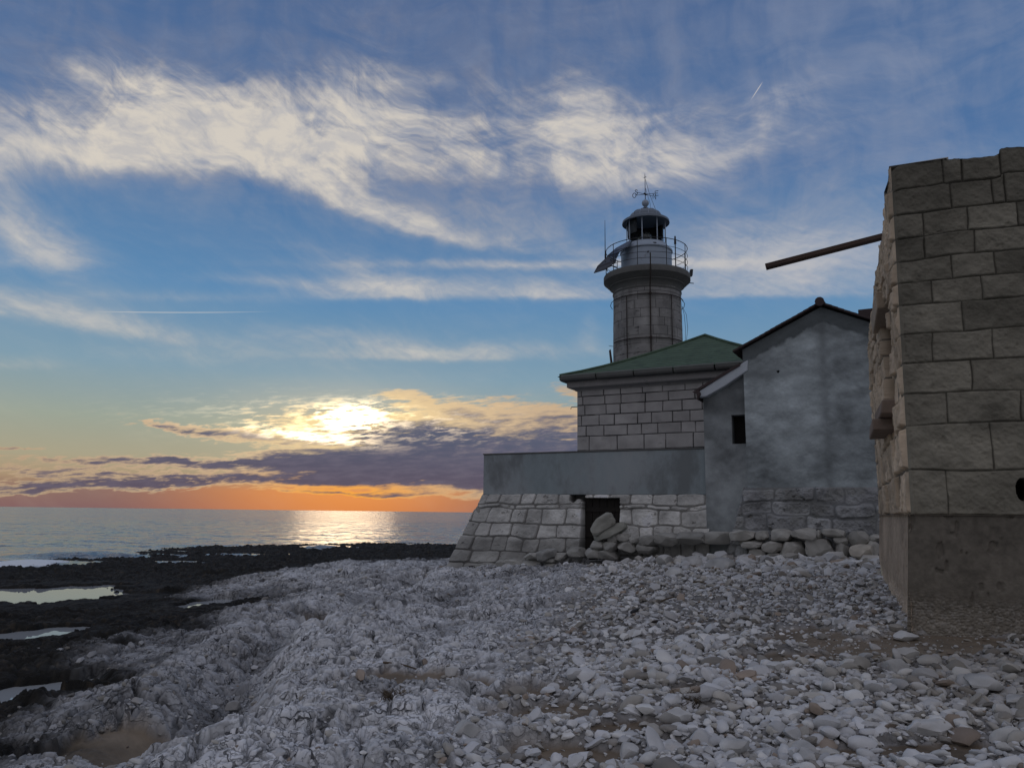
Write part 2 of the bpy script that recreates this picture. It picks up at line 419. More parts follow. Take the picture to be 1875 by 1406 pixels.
M = dict(
    stone=material('pale_limestone', (1, 1, 1), .9, ((40, .004), (140, .0015)), attr=True, var=.16, vscale=4),
    rock=material('shore_rock', (1, 1, 1), .88, ((30, .006), (110, .003)), attr=True, var=.20, vscale=5, veins=True),
    pebble=material('beach_pebbles', (1, 1, 1), .8, ((60, .002),), attr=True, var=.12, vscale=8),
    plaster=material('grey_lime_plaster', (.225, .24, .25), .92, ((9, .006), (60, .003)), var=.24, vscale=1.1, stain=((.09, .10, .11), 1.6, .50, .70, .62), tint=((.33, .35, .365), .7)),
    cement=material('patched_cement', (.25, .295, .31), .92, ((12, .004), (70, .002)), var=.25, vscale=.9, stain=((.13, .145, .15), 1.0, .46, .66, .75), aniso=(1, 1, .55), tint=((.34, .36, .37), .5)),
    white=material('white_paint', (.44, .48, .52), .6, ((14, .004),), var=.12, vscale=3),
    lantern=material('white_lantern_paint', (.33, .39, .47), .45, ((20, .001),), var=.14, vscale=3, stain=((.10, .08, .07), 3, .6, .8, .6)),
    dome=material('bluegrey_dome_paint', (.15, .18, .22), .5, ((20, .001),), var=.2, vscale=4),
    darkmetal=material('dark_iron', (.035, .037, .04), .6, (), var=.2),
    rust=material('rusty_iron', (.035, .026, .022), .8, ((60, .002),), var=.3, vscale=8),
    concrete=material('dark_cornice_stone', (.12, .12, .115), .9, ((15, .004), (60, .002)), var=.3, vscale=3),
    cornice=material('weathered_cornice', (.25, .24, .235), .9, ((15, .004), (60, .002)), var=.25, vscale=3, stain=((.07, .065, .06), 3, .5, .72, .6)),
    greenroof=material('green_roof_sheet', (.070, .108, .072), .85, ((8, .004),), var=.45, vscale=1.6, stain=((.035, .055, .042), 3, .5, .7, .6)),
    tile=material('dark_roof_tile', (.06, .045, .045), .85, ((20, .004),), var=.35, vscale=6),
    black=material('dark_inside', (.012, .011, .010), .95, (), var=.2),
    door=material('old_door_wood', (.020, .017, .015), .85, ((25, .004),), var=.4, vscale=4, aniso=(3, 3, .3)),
    wood=material('weathered_plank', (.070, .045, .035), .8, ((25, .003),), var=.3, vscale=5),
    drywood=material('dry_driftwood', (.10, .075, .05), .85, ((40, .002),), var=.3, vscale=9),
    panel=material('solar_cells', (.018, .022, .035), .25, (), spec=.5, var=.15),
    block=material('pale_rubble', (.34, .33, .30), .9, ((18, .006), (70, .003)), var=.28, vscale=3, stain=((.14, .12, .10), 3, .52, .7, .6)),
    tan=material('tan_broken_stone', (.40, .32, .24), .9, ((18, .006), (70, .003)), var=.28, vscale=4),
    redstone=material('brownish_sill_stone', (.24, .185, .15), .9, ((18, .006), (70, .003)), var=.28, vscale=5),
)
def glass_mat():
    m = bpy.data.materials.new('lantern_glass'); m.use_nodes = True; t = m.node_tree
    b = t.nodes['Principled BSDF']; b.inputs['Base Color'].default_value = (.8, .85, .88, 1)
    b.inputs['Roughness'].default_value = .05; b.inputs['Transmission Weight'].default_value = 1; b.inputs['IOR'].default_value = 1.02
    return m
M['glass'] = glass_mat()
M['lens'] = material('lamp_lens', (.05, .055, .05), .2, (), spec=.7)

# ------------------------------------------------------------------ masonry sheets
def layout(u0, u1, rows, wmin, wmax, rng, lean=None):
    out = []
    for r in range(len(rows) - 1):
        us = [u0 - rng.uniform(.1, wmax)]
        while us[-1] < u1 + wmax:
            us.append(us[-1] + rng.uniform(wmin, wmax))
        out.append(np.array(us))
    return out
def masonry(U, V, rows, joints, seed, depth=.02, joint=.012, soft=.02, wob=.015, bulge=.01, rough=.006, base=(.3, .29, .27), varc=.2, mortar=(.12, .12, .11), tones=None, jvar=0.0, round_=0.0, pits=1.0, blotch=1.0):
    """heights and colours of a stone wall over the grid U, V (metres)"""
    Uw = U + wob * 2 * fbm(U * 2.2, V * 2.2, seed + 1, 3); Vw = V + wob * 2 * fbm(U * 1.7 + 9, V * 2.2, seed + 2, 3)
    rows = np.array(rows)
    ri = np.clip(np.searchsorted(rows, Vw) - 1, 0, len(rows) - 2)
    lo = rows[ri]; hi = rows[ri + 1]
    bi = np.zeros(U.shape, int); l = np.zeros(U.shape); r = np.zeros(U.shape)
    for k, us in enumerate(joints):
        m = ri == k
        if m.any():
            q = np.clip(np.searchsorted(us, Uw[m]) - 1, 0, len(us) - 2)
            bi[m] = q; l[m] = us[q]; r[m] = us[q + 1]
    du = np.minimum(Uw - l, r - Uw); dv = np.minimum(Vw - lo, hi - Vw)
    d = np.minimum(du, dv)
    if round_ > 0:
        a = np.clip(round_ - du, 0, None); b = np.clip(round_ - dv, 0, None)
        d = np.minimum(d, round_ - np.sqrt(a * a + b * b))
    h1 = hash2(bi, ri, seed + 11); h2 = hash2(bi, ri, seed + 12); h3 = hash2(bi, ri, seed + 13); h4 = hash2(bi, ri, seed + 14)
    jw = joint * (1 + jvar * 2 * fbm(U * 3, V * 3, seed + 5, 3))
    fill = sstep(d, jw * .5, jw * .5 + soft)
    cu = (Uw - (l + r) / 2) / np.maximum(r - l, .01); cv = (Vw - (lo + hi) / 2) / np.maximum(hi - lo, .01)
    H = fill * (depth + (h1 - .5) * bulge * 1.6 + cu * (h2 - .5) * bulge * 2 + cv * (h3 - .5) * bulge * 2)
    H = H + rough * 2 * fbm(U * 9, V * 9, seed + 21, 5, .6) * (.4 + .6 * fill)
    pit = sstep(fbm(U * 6, V * 6, seed + 31, 4), .22, .34) * fill
    H = H - pit * rough * 2 * pits
    c = np.array(base)[None] * (1 + (h4[..., None] - .5) * 2 * varc)
    if tones is not None:
        w = (hash2(bi, ri, seed + 15) > .6)[..., None]
        c = np.where(w, np.array(tones)[None] * (1 + (h4[..., None] - .5) * 2 * varc), c)
    c = c * (1 + 1.1 * blotch * fbm(U * 2.5, V * 2.5, seed + 41, 5)[..., None])
    f = sstep(d, jw * .3, jw * .5 + soft * .5)[..., None]
    c = np.array(mortar)[None] * (1 - f) + c * f
    return H, np.clip(c, .01, .9)
def grid_faces(nv, nu):
    i = np.arange((nv - 1) * (nu - 1)); a = (i // (nu - 1)) * nu + i % (nu - 1)
    return np.stack([a, a + 1, a + nu + 1, a + nu], 1)

# plan directions of the lighthouse group: D runs right along the fronts, N away from the camera
DV = np.array([.878, -.477, 0]); DV /= np.linalg.norm(DV); NV = np.array([-DV[1], DV[0], 0])
def PW(s, c, z): return DV * s + NV * c + np.array([0, 0, z])
def fac(px, py, c):
    d = ray(px, py); k = (c - EYE @ NV) / (d @ NV); p = EYE + d * k
    return p @ DV, p[2]
# plan directions of the near ruin
E2 = np.array([.386, .922, 0]); E2 /= np.linalg.norm(E2); E1 = np.array([E2[1], -E2[0], 0])
RC = at_y(1668, 940, 8.5); RC[2] = 0
def RW(a, b, z): return RC + E1 * a + E2 * b + np.array([0, 0, z])
def ruin_left(px, py):    # left face, plane a = 0: returns (b, z)
    d = ray(px, py); k = ((RC - EYE) @ E1) / (d @ E1); p = EYE + d * k
    return (p - RC) @ E2, p[2]
def ruin_front(px, py):
    d = ray(px, py); k = ((RC - EYE) @ E2) / (d @ E2); p = EYE + d * k
    return (p - RC) @ E1, p[2]

# ------------------------------------------------------------------ the shore
SEA = -0.80
ctl = [(1684, 1155, .50), (1875, 1175, .50), (1630, 1075, .56), (1600, 1026, .76), (1480, 1012, .78), (1350, 1010, .70), (1230, 1020, .62), (1130, 1045, .46),
       (1000, 1050, .22), (905, 1054, .08), (820, 1054, -.02), (1875, 1406, .10), (1400, 1406, .04), (937, 1406, .0), (500, 1406, -.10), (0, 1406, -.42),
       (1500, 1200, .36), (1300, 1100, .45), (1100, 1150, .20), (900, 1150, .06), (900, 1250, .04), (700, 1120, -.02), (640, 1160, 0), (640, 1300, 0), (1300, 1280, .18),
       (100, 1090, -.66), (60, 1160, -.62), (60, 1280, -.56), (30, 1220, -.48), (30, 1125, -.58), (430, 1110, -.52), (250, 1175, -.47), (0, 1330, -.47), (300, 1075, -.66),
       (430, 1160, -.30), (480, 1082, -.28), (560, 1054, -.20), (650, 1040, -.16), (740, 1038, -.12), (560, 1120, -.14), (420, 1250, -.22), (250, 1270, -.33), (200, 1350, -.36), (330, 1340, -.30),
       (0, 1067, -.80), (140, 1048, -.80), (350, 1026, -.80), (600, 1016, -.80), (830, 1008, -.80), (1000, 1005, -.80), (600, 1028, -.62), (800, 1024, -.60), (450, 1040, -.66),
       (0, 1035, -1.6), (250, 1018, -1.5), (500, 1000, -1.6), (850, 990, -1.7), (-500, 1080, -.8), (-500, 1040, -1.7), (-600, 1200, -.7)]
P3 = [on_z(a, b, c) for a, b, c in ctl] + [np.array(p) for p in
      [(-12, -3, -.6), (-14, 6, -1.0), (0, -6, .1), (9, -6, .4), (12, 4, .5), (8, 22, .9), (14, 22, 1.1), (9, 32, .9), (20, 40, 1.0), (3, 34, .0), (2, 27, -.15), (12, 50, -.3), (15, 70, -2), (40, 30, 1), (40, -10, 1), (-40, 0, -4), (-40, -40, -3), (0, -40, .5), (40, 80, -2.5), (-30, 60, -4)]]
P3 = np.array(P3)
def tps_k(r2): return np.where(r2 > 0, r2 * np.log(np.maximum(r2, 1e-12)), 0)
def tps_fit(P):
    n = len(P); X = P[:, :2]
    K = tps_k(((X[:, None] - X[None]) ** 2).sum(2)) + np.eye(n) * .02
    Q = np.hstack([np.ones((n, 1)), X]); A = np.zeros((n + 3, n + 3)); A[:n, :n] = K; A[:n, n:] = Q; A[n:, :n] = Q.T
    return np.linalg.solve(A, np.concatenate([P[:, 2], np.zeros(3)]))
TW = tps_fit(P3)
def tps(x, y):
    s = TW[-3] + TW[-2] * x + TW[-1] * y
    for i in range(len(P3)): s = s + TW[i] * tps_k((x - P3[i, 0]) ** 2 + (y - P3[i, 1]) ** 2)
    return s
POOLS = []      # centre, half sizes, water level, tilt
for (px, py, hw, hh, z, tl) in [(55, 1091, 165, 19, -.68, 0), (45, 1164, 120, 13, -.64, -.10), (25, 1276, 135, 25, -.58, -.16), (383, 1106, 42, 10, -.54, -.05), (120, 1186, 26, 5, -.62, -.1), (575, 1040, 14, 3, -.55, 0)]:
    c = on_z(px, py, z); e = on_z(px + hw, py, z); t = on_z(px, py - hh, z); b = on_z(px, py + hh, z)
    POOLS.append((c[0], (t[1] + b[1]) / 2, abs(e[0] - c[0]), (t[1] - b[1]) / 2, z, tl * 2.0))
def pool_q(p, x, y):
    X = (x - p[0]) / p[2]; Y = (y - p[1]) / p[3]
    Y = Y - p[5] * -1 * X * 3
    wob = fbm(x * 1.3 + p[0], y * 1.3, 71, 5, .6) * 1.1
    return np.sqrt(X * X + Y * Y) + wob
def seg_dist(x, y, pts):
    d = np.full(x.shape, 1e9)
    for a, b in zip(pts[:-1], pts[1:]):
        ax, ay = a[0], a[1]; bx, by = b[0] - ax, b[1] - ay
        t = np.clip(((x - ax) * bx + (y - ay) * by) / (bx * bx + by * by), 0, 1)
        d = np.minimum(d, np.hypot(x - ax - t * bx, y - ay - t * by))
    return d
VAL = [on_z(*q) for q in [(300, 1400, -.3), (400, 1320, -.28), (445, 1235, -.22), (520, 1170, -.2), (640, 1120, -.08), (760, 1070, -.05)]]
SANDS = []
for (px, py, hw, hh, z) in [(240, 1385, 150, 40, -.33), (720, 1252, 120, 16, 0), (850, 1262, 70, 12, .02), (1000, 1325, 130, 20, .03), (1150, 1345, 110, 14, .05), (880, 1300, 60, 10, .0), (1480, 1165, 120, 14, .45),
                            (1700, 1180, 200, 16, .46), (1080, 1385, 140, 16, .03), (1700, 1385, 170, 20, .08), (1260, 1285, 60, 12, .12), (1000, 1270, 70, 10, .1), (620, 1130, 60, 8, -.1), (1420, 1225, 90, 14, .25)]:
    c = on_z(px, py, z); e = on_z(px + hw, py, z); t = on_z(px, py - hh, z); b = on_z(px, py + hh, z)
    SANDS.append((c[0], (t[1] + b[1]) / 2, abs(e[0] - c[0]), (t[1] - b[1]) / 2))
def sand_mask(x, y):
    w = fbm(x * 2.2, y * 2.2, 91, 5, .6) * 1.5
    m = np.zeros(x.shape)
    for s in SANDS: m = np.maximum(m, sstep(np.sqrt(((x - s[0]) / s[2]) ** 2 + ((y - s[1]) / s[3]) ** 2) + w, 1.05, .75))
    return m
def base_height(x, y):
    z = tps(x, y)
    far = sstep(np.hypot(x, y), 60, 90)
    return z * (1 - far) + (-3.5) * far
def masks(x, y, z):
    """dark algae rock below, loose pebbles to the right"""
    n = fbm(x * .9, y * .9, 55, 5, .6)
    alg = sstep(z + n * .26, -.34, -.46)
    az = np.degrees(np.arctan2(x, y))
    peb = sstep(x + fbm(x * .6, y * .6, 57, 4) * 2.0 - (.18 * y - 1.6), -.5, .9)
    return alg, peb
def terrain(x, y, fine=True):
    zb = base_height(x, y)
    alg, peb = masks(x, y, zb)
    sm = sand_mask(x, y)
    d = np.hypot(x, y)
    vd = seg_dist(x, y, VAL)
    vdw = vd + .25 * fbm(x * 1.3, y * 1.3, 611, 4)
    z = zb - .30 * np.exp(-(np.maximum(vdw, 0) / .38) ** 2) * (1 - peb) + .12 * np.exp(-((vd - 1.0) / .45) ** 2) * (1 - peb) * sstep(zb, -.45, -.2)
    rocky = (1 - sm) * (1 - .55 * peb)
    z = z + .20 * fbm(x * .55, y * .55, 3, 4) * (1 - .5 * peb) + .26 * fbm(x * 1.1, y * .75 + 9, 4, 3) * (1 - peb) * sstep(zb, -.5, -.3)
    wx = x + .16 * fbm(x * 3, y * 3, 5, 3); wy = y + .16 * fbm(x * 3 + 7, y * 3, 6, 3)
    # broken limestone: tilted facets at three sizes, cracks between
    crack = np.zeros(x.shape); H = np.zeros(x.shape)
    for k, (sc, am, sd_) in enumerate([(1.1, .11, 11), (3.0, .075, 23), (7.5, .018, 37)]):
        f1, f2, bx, by, dx, dy = worley(wx * sc, wy * sc * 1.25, sd_)
        h1 = hash2(bx, by, 101 + k); h2 = hash2(bx, by, 102 + k); h3 = hash2(bx, by, 103 + k)
        e = sstep(f2 - f1, 0, .20)
        H = H + am * (e * (.35 + .65 * h1) + .9 * ((h2 - .5) * dx + (h3 - .5) * dy))
        crack = np.maximum(crack, (1 - sstep(f2 - f1, .0, .13)) * (h1 * .8 + .2) * (1 if k < 2 else .6))
    # karst crevices: winding dark clefts running towards the sea, and short cross joints
    kw = 1.0 - .75 * peb
    kx = wx * .80 + .22 * wy; ky = wy * .85 - .2 * wx
    n1_ = fbm(kx * 1.3, ky * 1.3, 501, 4, .55); n2_ = fbm(kx * 3.2, ky * 3.2, 511, 3, .55); n3_ = fbm(kx * 8, ky * 8, 521, 3, .55)
    c1_ = (1 - sstep(np.abs(n1_), .004, .030)) * sstep(fbm(x * .8, y * .8, 531, 3), -.12, .08)
    c2_ = (1 - sstep(np.abs(n2_), .006, .045)) * sstep(fbm(x * 1.7, y * 1.7, 533, 3), -.12, .05)
    c3_ = (1 - sstep(np.abs(n3_), .010, .060)) * .8
    kar = np.maximum(np.maximum(c1_, c2_), c3_ * .75) * kw
    z = z - (.085 * c1_ + .05 * c2_ + .014 * c3_) * kw * (1 - sm) * (1 - alg * .5)
    z = z + .030 * np.round(n1_ * 9) / 1.6 * (1 - peb) * (1 - sm)          # small ledges
    crack = np.maximum(crack * .6, kar * .9)
    crack = np.maximum(crack, .62 * np.exp(-(np.maximum(vdw, 0) / .30) ** 2) * (1 - peb))  # gully darkened with soil and painted-in shade
    z = z + H * rocky + (.012 * fbm(x * 14, y * 14, 9, 3)) * (rocky * .6 + .12)
    z = z + .16 * (np.abs(fbm(x * .7 + .5 * y, y * .55 - .3 * x, 303, 4)) - .1) * (1 - peb) * (1 - sm)
    # reef: ragged, pitted
    rg = fbm(x * 1.5, y * 1.5, 201, 6, .62)
    z = z + alg * (np.abs(rg) * .42 - .05 + .07 * fbm(x * 7, y * 7, 203, 4, .6)) * sstep(zb, -1.3, -.8)
    for i, p in enumerate(POOLS):
        q = pool_q(p, x, y + np.where(y < p[1], .25, 0) * 0)
        near = sstep(q, 3.2, 1.3) * np.where(y < p[1], 1.0, .5) * sstep(zb, p[4] + .5, p[4] + .25)
        z = z * (1 - near) + (p[4] + .03 + .22 * np.clip(z - p[4], -.2, 1)) * near
        inside = sstep(q, 1.08, .92); rim = np.exp(-((q - 1.12) / .16) ** 2)
        z = z * (1 - inside) + np.minimum(z, p[4] - .10) * inside
        z = np.where((q > .98) & (q < 1.5), np.maximum(z, p[4] + .05 * sstep(q, .98, 1.1) - .10 * (1 - sstep(q, .98, 1.05)) + .05 * vnoise(x * 9, y * 9, 77)), z)
    return z, zb, alg, peb, sm, crack

def build_ground():
    az = np.concatenate([np.linspace(-180, -46, 90, endpoint=False), np.linspace(-42, 42, 1180), np.linspace(46, 180, 90)[1:-1]])
    az = np.radians(az); nu = len(az)
    r = [.25]
    while r[-1] < 62: r.append(r[-1] * (1.03 if r[-1] < 3.2 else 1.0014 if r[-1] < 24 else 1.003))
    r += [66, 75, 90, 130, 300, 1000, 4000]
    r = np.array(r); nv = len(r)
    A, R = np.meshgrid(az, r)
    jit = (hash2(np.arange(A.size).reshape(A.shape), A * 0, 5) - .5) * .0006
    x = R * np.sin(A + jit); y = R * np.cos(A + jit)
    z, zb, alg, peb, sm, crack = terrain(x.ravel(), y.ravel())
    x = x.ravel(); y = y.ravel()
    # ground colours, with shade of the gully and pebble gaps painted in
    t = fbm(x * 1.1, y * 1.1, 61, 5, .6)[:, None]; t2 = fbm(x * 9, y * 9, 63, 4, .6)[:, None]
    lime = np.array([.60, .605, .62])[None] * (1 + .5 * t + .5 * t2)
    mixg = sstep(fbm(x * .8, y * .8, 66, 4), -.08, .22)[:, None] * (1 - peb[:, None])
    lime = lime * (1 - .42 * mixg)
    low = sstep(zb, -.12, -.42)[:, None]
    lime = lime * (1 - .40 * low)
    lime = lime * (1 - .86 * crack[:, None])
    soil = np.array([.16, .125, .09])[None] * (1 + .8 * t + .6 * t2)
    sand = np.array([.21, .17, .125])[None] * (1 + .5 * t + .5 * t2)
    sandy = sstep(fbm(x * .5, y * .5, 67, 3), -.1, .1)[:, None] * .5 + .5 * (zb < -.2)[:, None]
    sc_ = soil * (1 - sandy) + sand * sandy
    c = lime * (1 - sm[:, None]) + sc_ * sm[:, None]
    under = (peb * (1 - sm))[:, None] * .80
    c = c * (1 - under) + np.array([.11, .098, .085])[None] * (1 + t2) * under  # darker soil paints in the shade of gaps between pebbles
    algc = np.array([.014, .013, .011])[None] * (1 + 1.5 * t + t2) + np.array([.028, .020, .012])[None] * sstep(t2, .1, .3)
    c = c * (1 - alg[:, None]) + algc * alg[:, None]
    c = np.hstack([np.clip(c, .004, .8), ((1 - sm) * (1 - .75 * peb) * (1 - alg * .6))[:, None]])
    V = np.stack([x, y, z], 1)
    F = grid_faces(nv, nu)
    i = np.arange(nv - 1) * nu
    F = np.vstack([F, np.stack([i + nu - 1, i, i + nu, i + 2 * nu - 1], 1)])
    cen = len(V); V = np.vstack([V, [0, 0, z[:nu].mean()]]); c = np.vstack([c, c[:1]])
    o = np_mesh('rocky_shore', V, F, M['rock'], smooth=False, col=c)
    props(o, kind='structure')
build_ground()

def sea_material(name, rough, bumps, foam=False, body=(.13, .16, .19, 1)):
    m = bpy.data.materials.new(name); m.use_nodes = True; t = m.node_tree; b = t.nodes['Principled BSDF']
    b.inputs['Base Color'].default_value = body; b.inputs['Roughness'].default_value = rough
    b.inputs['IOR'].default_value = 1.333
    g = t.nodes.new('ShaderNodeNewGeometry')
    acc = None
    for (sx_, sy_, sc, am) in bumps:
        mp = t.nodes.new('ShaderNodeMapping'); mp.inputs['Scale'].default_value = (sx_, sy_, 1); mp.inputs['Rotation'].default_value = (0, 0, .25)
        t.links.new(g.outputs['Position'], mp.inputs[0])
        nn = t.nodes.new('ShaderNodeTexNoise'); nn.inputs['Scale'].default_value = sc; nn.inputs['Detail'].default_value = 4; nn.inputs['Roughness'].default_value = .6
        t.links.new(mp.outputs[0], nn.inputs['Vector'])
        sb = t.nodes.new('ShaderNodeVectorMath'); sb.operation = 'SUBTRACT'; sb.inputs[1].default_value = (.5, .5, .5); t.links.new(nn.outputs['Color'], sb.inputs[0])
        ml = t.nodes.new('ShaderNodeVectorMath'); ml.operation = 'MULTIPLY'; ml.inputs[1].default_value = (am * .7, am, 0); t.links.new(sb.outputs[0], ml.inputs[0])
        if acc is None: acc = ml.outputs[0]
        else:
            ad = t.nodes.new('ShaderNodeVectorMath'); ad.operation = 'ADD'; t.links.new(acc, ad.inputs[0]); t.links.new(ml.outputs[0], ad.inputs[1]); acc = ad.outputs[0]
    ad = t.nodes.new('ShaderNodeVectorMath'); ad.operation = 'ADD'; t.links.new(acc, ad.inputs[0]); t.links.new(g.outputs['Normal'], ad.inputs[1])
    nz = t.nodes.new('ShaderNodeVectorMath'); nz.operation = 'NORMALIZE'; t.links.new(ad.outputs[0], nz.inputs[0])
    t.links.new(nz.outputs[0], b.inputs['Normal'])
    if foam:
        at = t.nodes.new('ShaderNodeVertexColor'); at.layer_name = 'col'
        s = t.nodes.new('ShaderNodeSeparateColor'); t.links.new(at.outputs[0], s.inputs[0])
        f = (E(s.outputs[0], t) * 1.25 - noise(t, g.outputs['Position'], 2.2, 8, .7)).smooth(0, .25)
        c = mixc(t, f, body, (.72, .76, .80, 1)); t.links.new(c, b.inputs['Base Color'])
        t.links.new((f * .7 + rough).s, b.inputs['Roughness'])
    return m
def build_sea():
    az = np.radians(np.concatenate([np.linspace(-100, -40, 40, endpoint=False), np.linspace(-40, 12, 520), np.linspace(12, 100, 60)[1:]]))
    r = [9.0]
    while r[-1] < 260: r.append(r[-1] * 1.008)
    while r[-1] < 24000: r.append(r[-1] * 1.12)
    r = np.array(r); A, R = np.meshgrid(az, r); x = (R * np.sin(A)).ravel(); y = (R * np.cos(A)).ravel()
    dist = R.ravel()
    fade = sstep(dist, 260, 140)
    wy = y + 3 * fbm(x * .06, y * .06, 301, 3)
    zz = .09 * fbm(x * .16, wy * .55, 303, 4, .5) * 2 + .035 * fbm(x * .9, wy * 2.0, 307, 4, .55) * 2
    foam = np.zeros(x.shape)
    for (px, py, L, am, fo) in [(150, 1020, 130, .30, .2), (45, 1037, 95, .26, .9), (590, 1006, 60, .26, 0), (330, 1034, 90, .14, .5), (60, 990, 200, .10, 0), (210, 975, 45, .16, 0), (420, 1018, 120, .12, .35), (850, 1000, 120, .10, .1), (-150, 1030, 120, .3, .8), (350, 1000, 160, .1, 0)]:
        c = on_z(px, py, SEA); e = on_z(px + L, py, SEA); Lm = abs(e[0] - c[0])
        u = (x - c[0]) / Lm; v = (y - c[1] - .10 * (x - c[0]) - .6 * fbm(x * .5, y * .1, 311, 3)) / (.035 * c[1])
        prof = np.exp(-u * u) * np.where(v < 0, np.exp(-(v / .5) ** 2), np.exp(-(v / 1.4) ** 2))
        zz = zz + am * prof; foam = np.maximum(foam, fo * np.exp(-u * u) * np.exp(-(v / 1.1) ** 2))
    # white water where the swell reaches the reef at the left
    sh = on_z(30, 1056, SEA)
    foam = np.maximum(foam, .8 * np.exp(-((x - sh[0]) / 4.5) ** 2 - ((y - sh[1] - .4) / 1.3) ** 2))
    sh = on_z(400, 1030, SEA)
    foam = np.maximum(foam, .55 * np.exp(-((x - sh[0]) / 7) ** 2 - ((y - sh[1] - 1) / 1.6) ** 2))
    z = SEA + zz * fade
    z = np.where(dist < 260, z, SEA)
    o = np_mesh('sea', np.stack([x, y, z], 1), grid_faces(len(r), len(az)), sea_material('sea_water', .14, [(1, 3.0, .16, .8), (1, 2.4, .8, 1.2), (1, 1.6, 3.5, .9)], True), smooth=True,
                col=np.stack([foam, foam, foam], 1))
    props(o, kind='structure')
build_sea()
calm = sea_material('still_pool_water', .02, [(1, 1, 5, .012)], body=(.36, .38, .39, 1))  # pale body colour: bright sky reflection and pale bottom painted in
for i, p in enumerate(POOLS):
    n = 40; V = []; 
    for k in range(n):
        a = 2 * math.pi * k / n; X = math.cos(a) * 1.45; Y = math.sin(a) * 1.6 + p[5] * -1 * X * 3
        V.append((p[0] + X * p[2], p[1] + Y * p[3], p[4]))
    o = np_mesh('tide_pool_water', V, [tuple(range(n))], calm); props(o, kind='structure')

# ------------------------------------------------------------------ the near ruin (stone building at the right)
def sheet(name, mat, parent, nu, nv, fn, smooth=True):
    """grid of nu x nv; fn(i, j index arrays) returns (P, colour)"""
    J, I = np.meshgrid(np.arange(nu), np.arange(nv))
    P, c = fn(J.ravel() / (nu - 1), I.ravel() / (nv - 1))
    return np_mesh(name, P, grid_faces(nv, nu), mat, parent, smooth, col=c)
rng = random.Random(4)
ruin = thing('ruined_stone_building', 'roofless ruin of big squared limestone blocks, nearest building at the right edge', 'ruin', RW(0, 0, .4))
RTOP = 5.70; PLZ = 1.73; WL = 6.6; WT_ = .62
rows_r = [PLZ, 2.21, 2.70, 3.05, 3.39, 3.72, 4.05, 4.31, 4.57, 4.84, 5.12, 5.42, 5.80]
wr = random.Random(21)
jf = [np.array([-2, -.05, .36, 1.30, 2.3, 3.2]), np.array([-2, -.05, .80, 1.55, 2.4, 3.2]), np.array([-2, -.05, .42, 1.10, 1.75, 2.6, 3.2]), np.array([-2, -.05, .66, 1.42, 2.1, 3.2]), np.array([-2, -.05, .30, .88, 1.5, 2.3, 3.2]), np.array([-2, -.05, .62, 1.28, 1.9, 3.2]),
      np.array([-2, -.05, .34, .82, 1.34, 1.9, 3.2]), np.array([-2, -.05, .56, .98, 1.5, 2.2, 3.2]), np.array([-2, -.05, .30, .80, 1.3, 1.8, 3.2]), np.array([-2, -.05, .30, .74, 1.22, 1.7, 3.2]), np.array([-2, -.05, .60, 1.0, 1.12, 1.8, 3.2]), np.array([-2, -.05, .54, .72, 1.10, 1.7, 3.2])]
def top_front(a):
    return RTOP + .05 * np.sin(a * 9) * 0 + .03 * fbm(a * 5, a * 0 + 3, 9, 4) * 2 + np.where(a > 1.1, .03, 0) - np.where((a > .55) & (a < 1.1), .015, 0) - .06 * np.exp(-(a / .06) ** 2)
def top_left(b):
    s = np.interp(b, [0, .5, 1.2, 2.2, 3.4, 4.6, 5.6, 6.6], [5.70, 5.62, 5.50, 5.46, 5.42, 5.28, 5.20, 5.05])
    return s + .10 * (np.floor(vnoise(b * 2.2, b * 0, 17) * 4) / 4 - .5) + .06 * fbm(b * 6, b * 0, 19, 4)
FW = 3.1
def front_fn(u, v):
    A = u * FW; tz = top_front(A); Z = PLZ + v * (RTOP - PLZ)
    H, c = masonry(A, Z, rows_r, jf, 31, depth=.014, joint=.007, soft=.012, wob=.022, bulge=.012, rough=.022, base=(.190, .176, .140), varc=.30, mortar=(.06, .055, .043), pits=.3, jvar=1.2)
    H = H + .018 * np.abs(fbm(A * 3.5 + Z * 2, Z * 7, 401, 5, .62)) + .010 * fbm(A * 26 + Z * 9, Z * 18, 403, 3)
    c = c * (1 - .35 * sstep(Z, 4.2, 5.7) * 1)[:, None]         # darker towards the upper courses
    w = sstep(Z, 5.1, 5.7); Zr = Z + (tz - RTOP) * w
    hole = ((A - 1.05) / .06) ** 2 + ((Z - 2.0) / .11) ** 2
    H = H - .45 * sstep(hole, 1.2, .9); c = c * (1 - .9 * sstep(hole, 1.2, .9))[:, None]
    H = H * sstep(A, -.001, .05) + .012 * (A < .03)
    lean = .012 * (Z - PLZ)
    P = RC[None] + E1[None] * (A + lean * (1 - u))[:, None] + E2[None] * (-H)[:, None]
    P[:, 2] = Zr
    return P, c
sheet('front_wall', M['stone'], ruin, 420, 540, front_fn)
jl = layout(0, WL + 1, rows_r, .5, 1.15, random.Random(8))
WIN = (1.35, 3.0, 3.10, 4.52)      # opening b0, b1, z0, z1
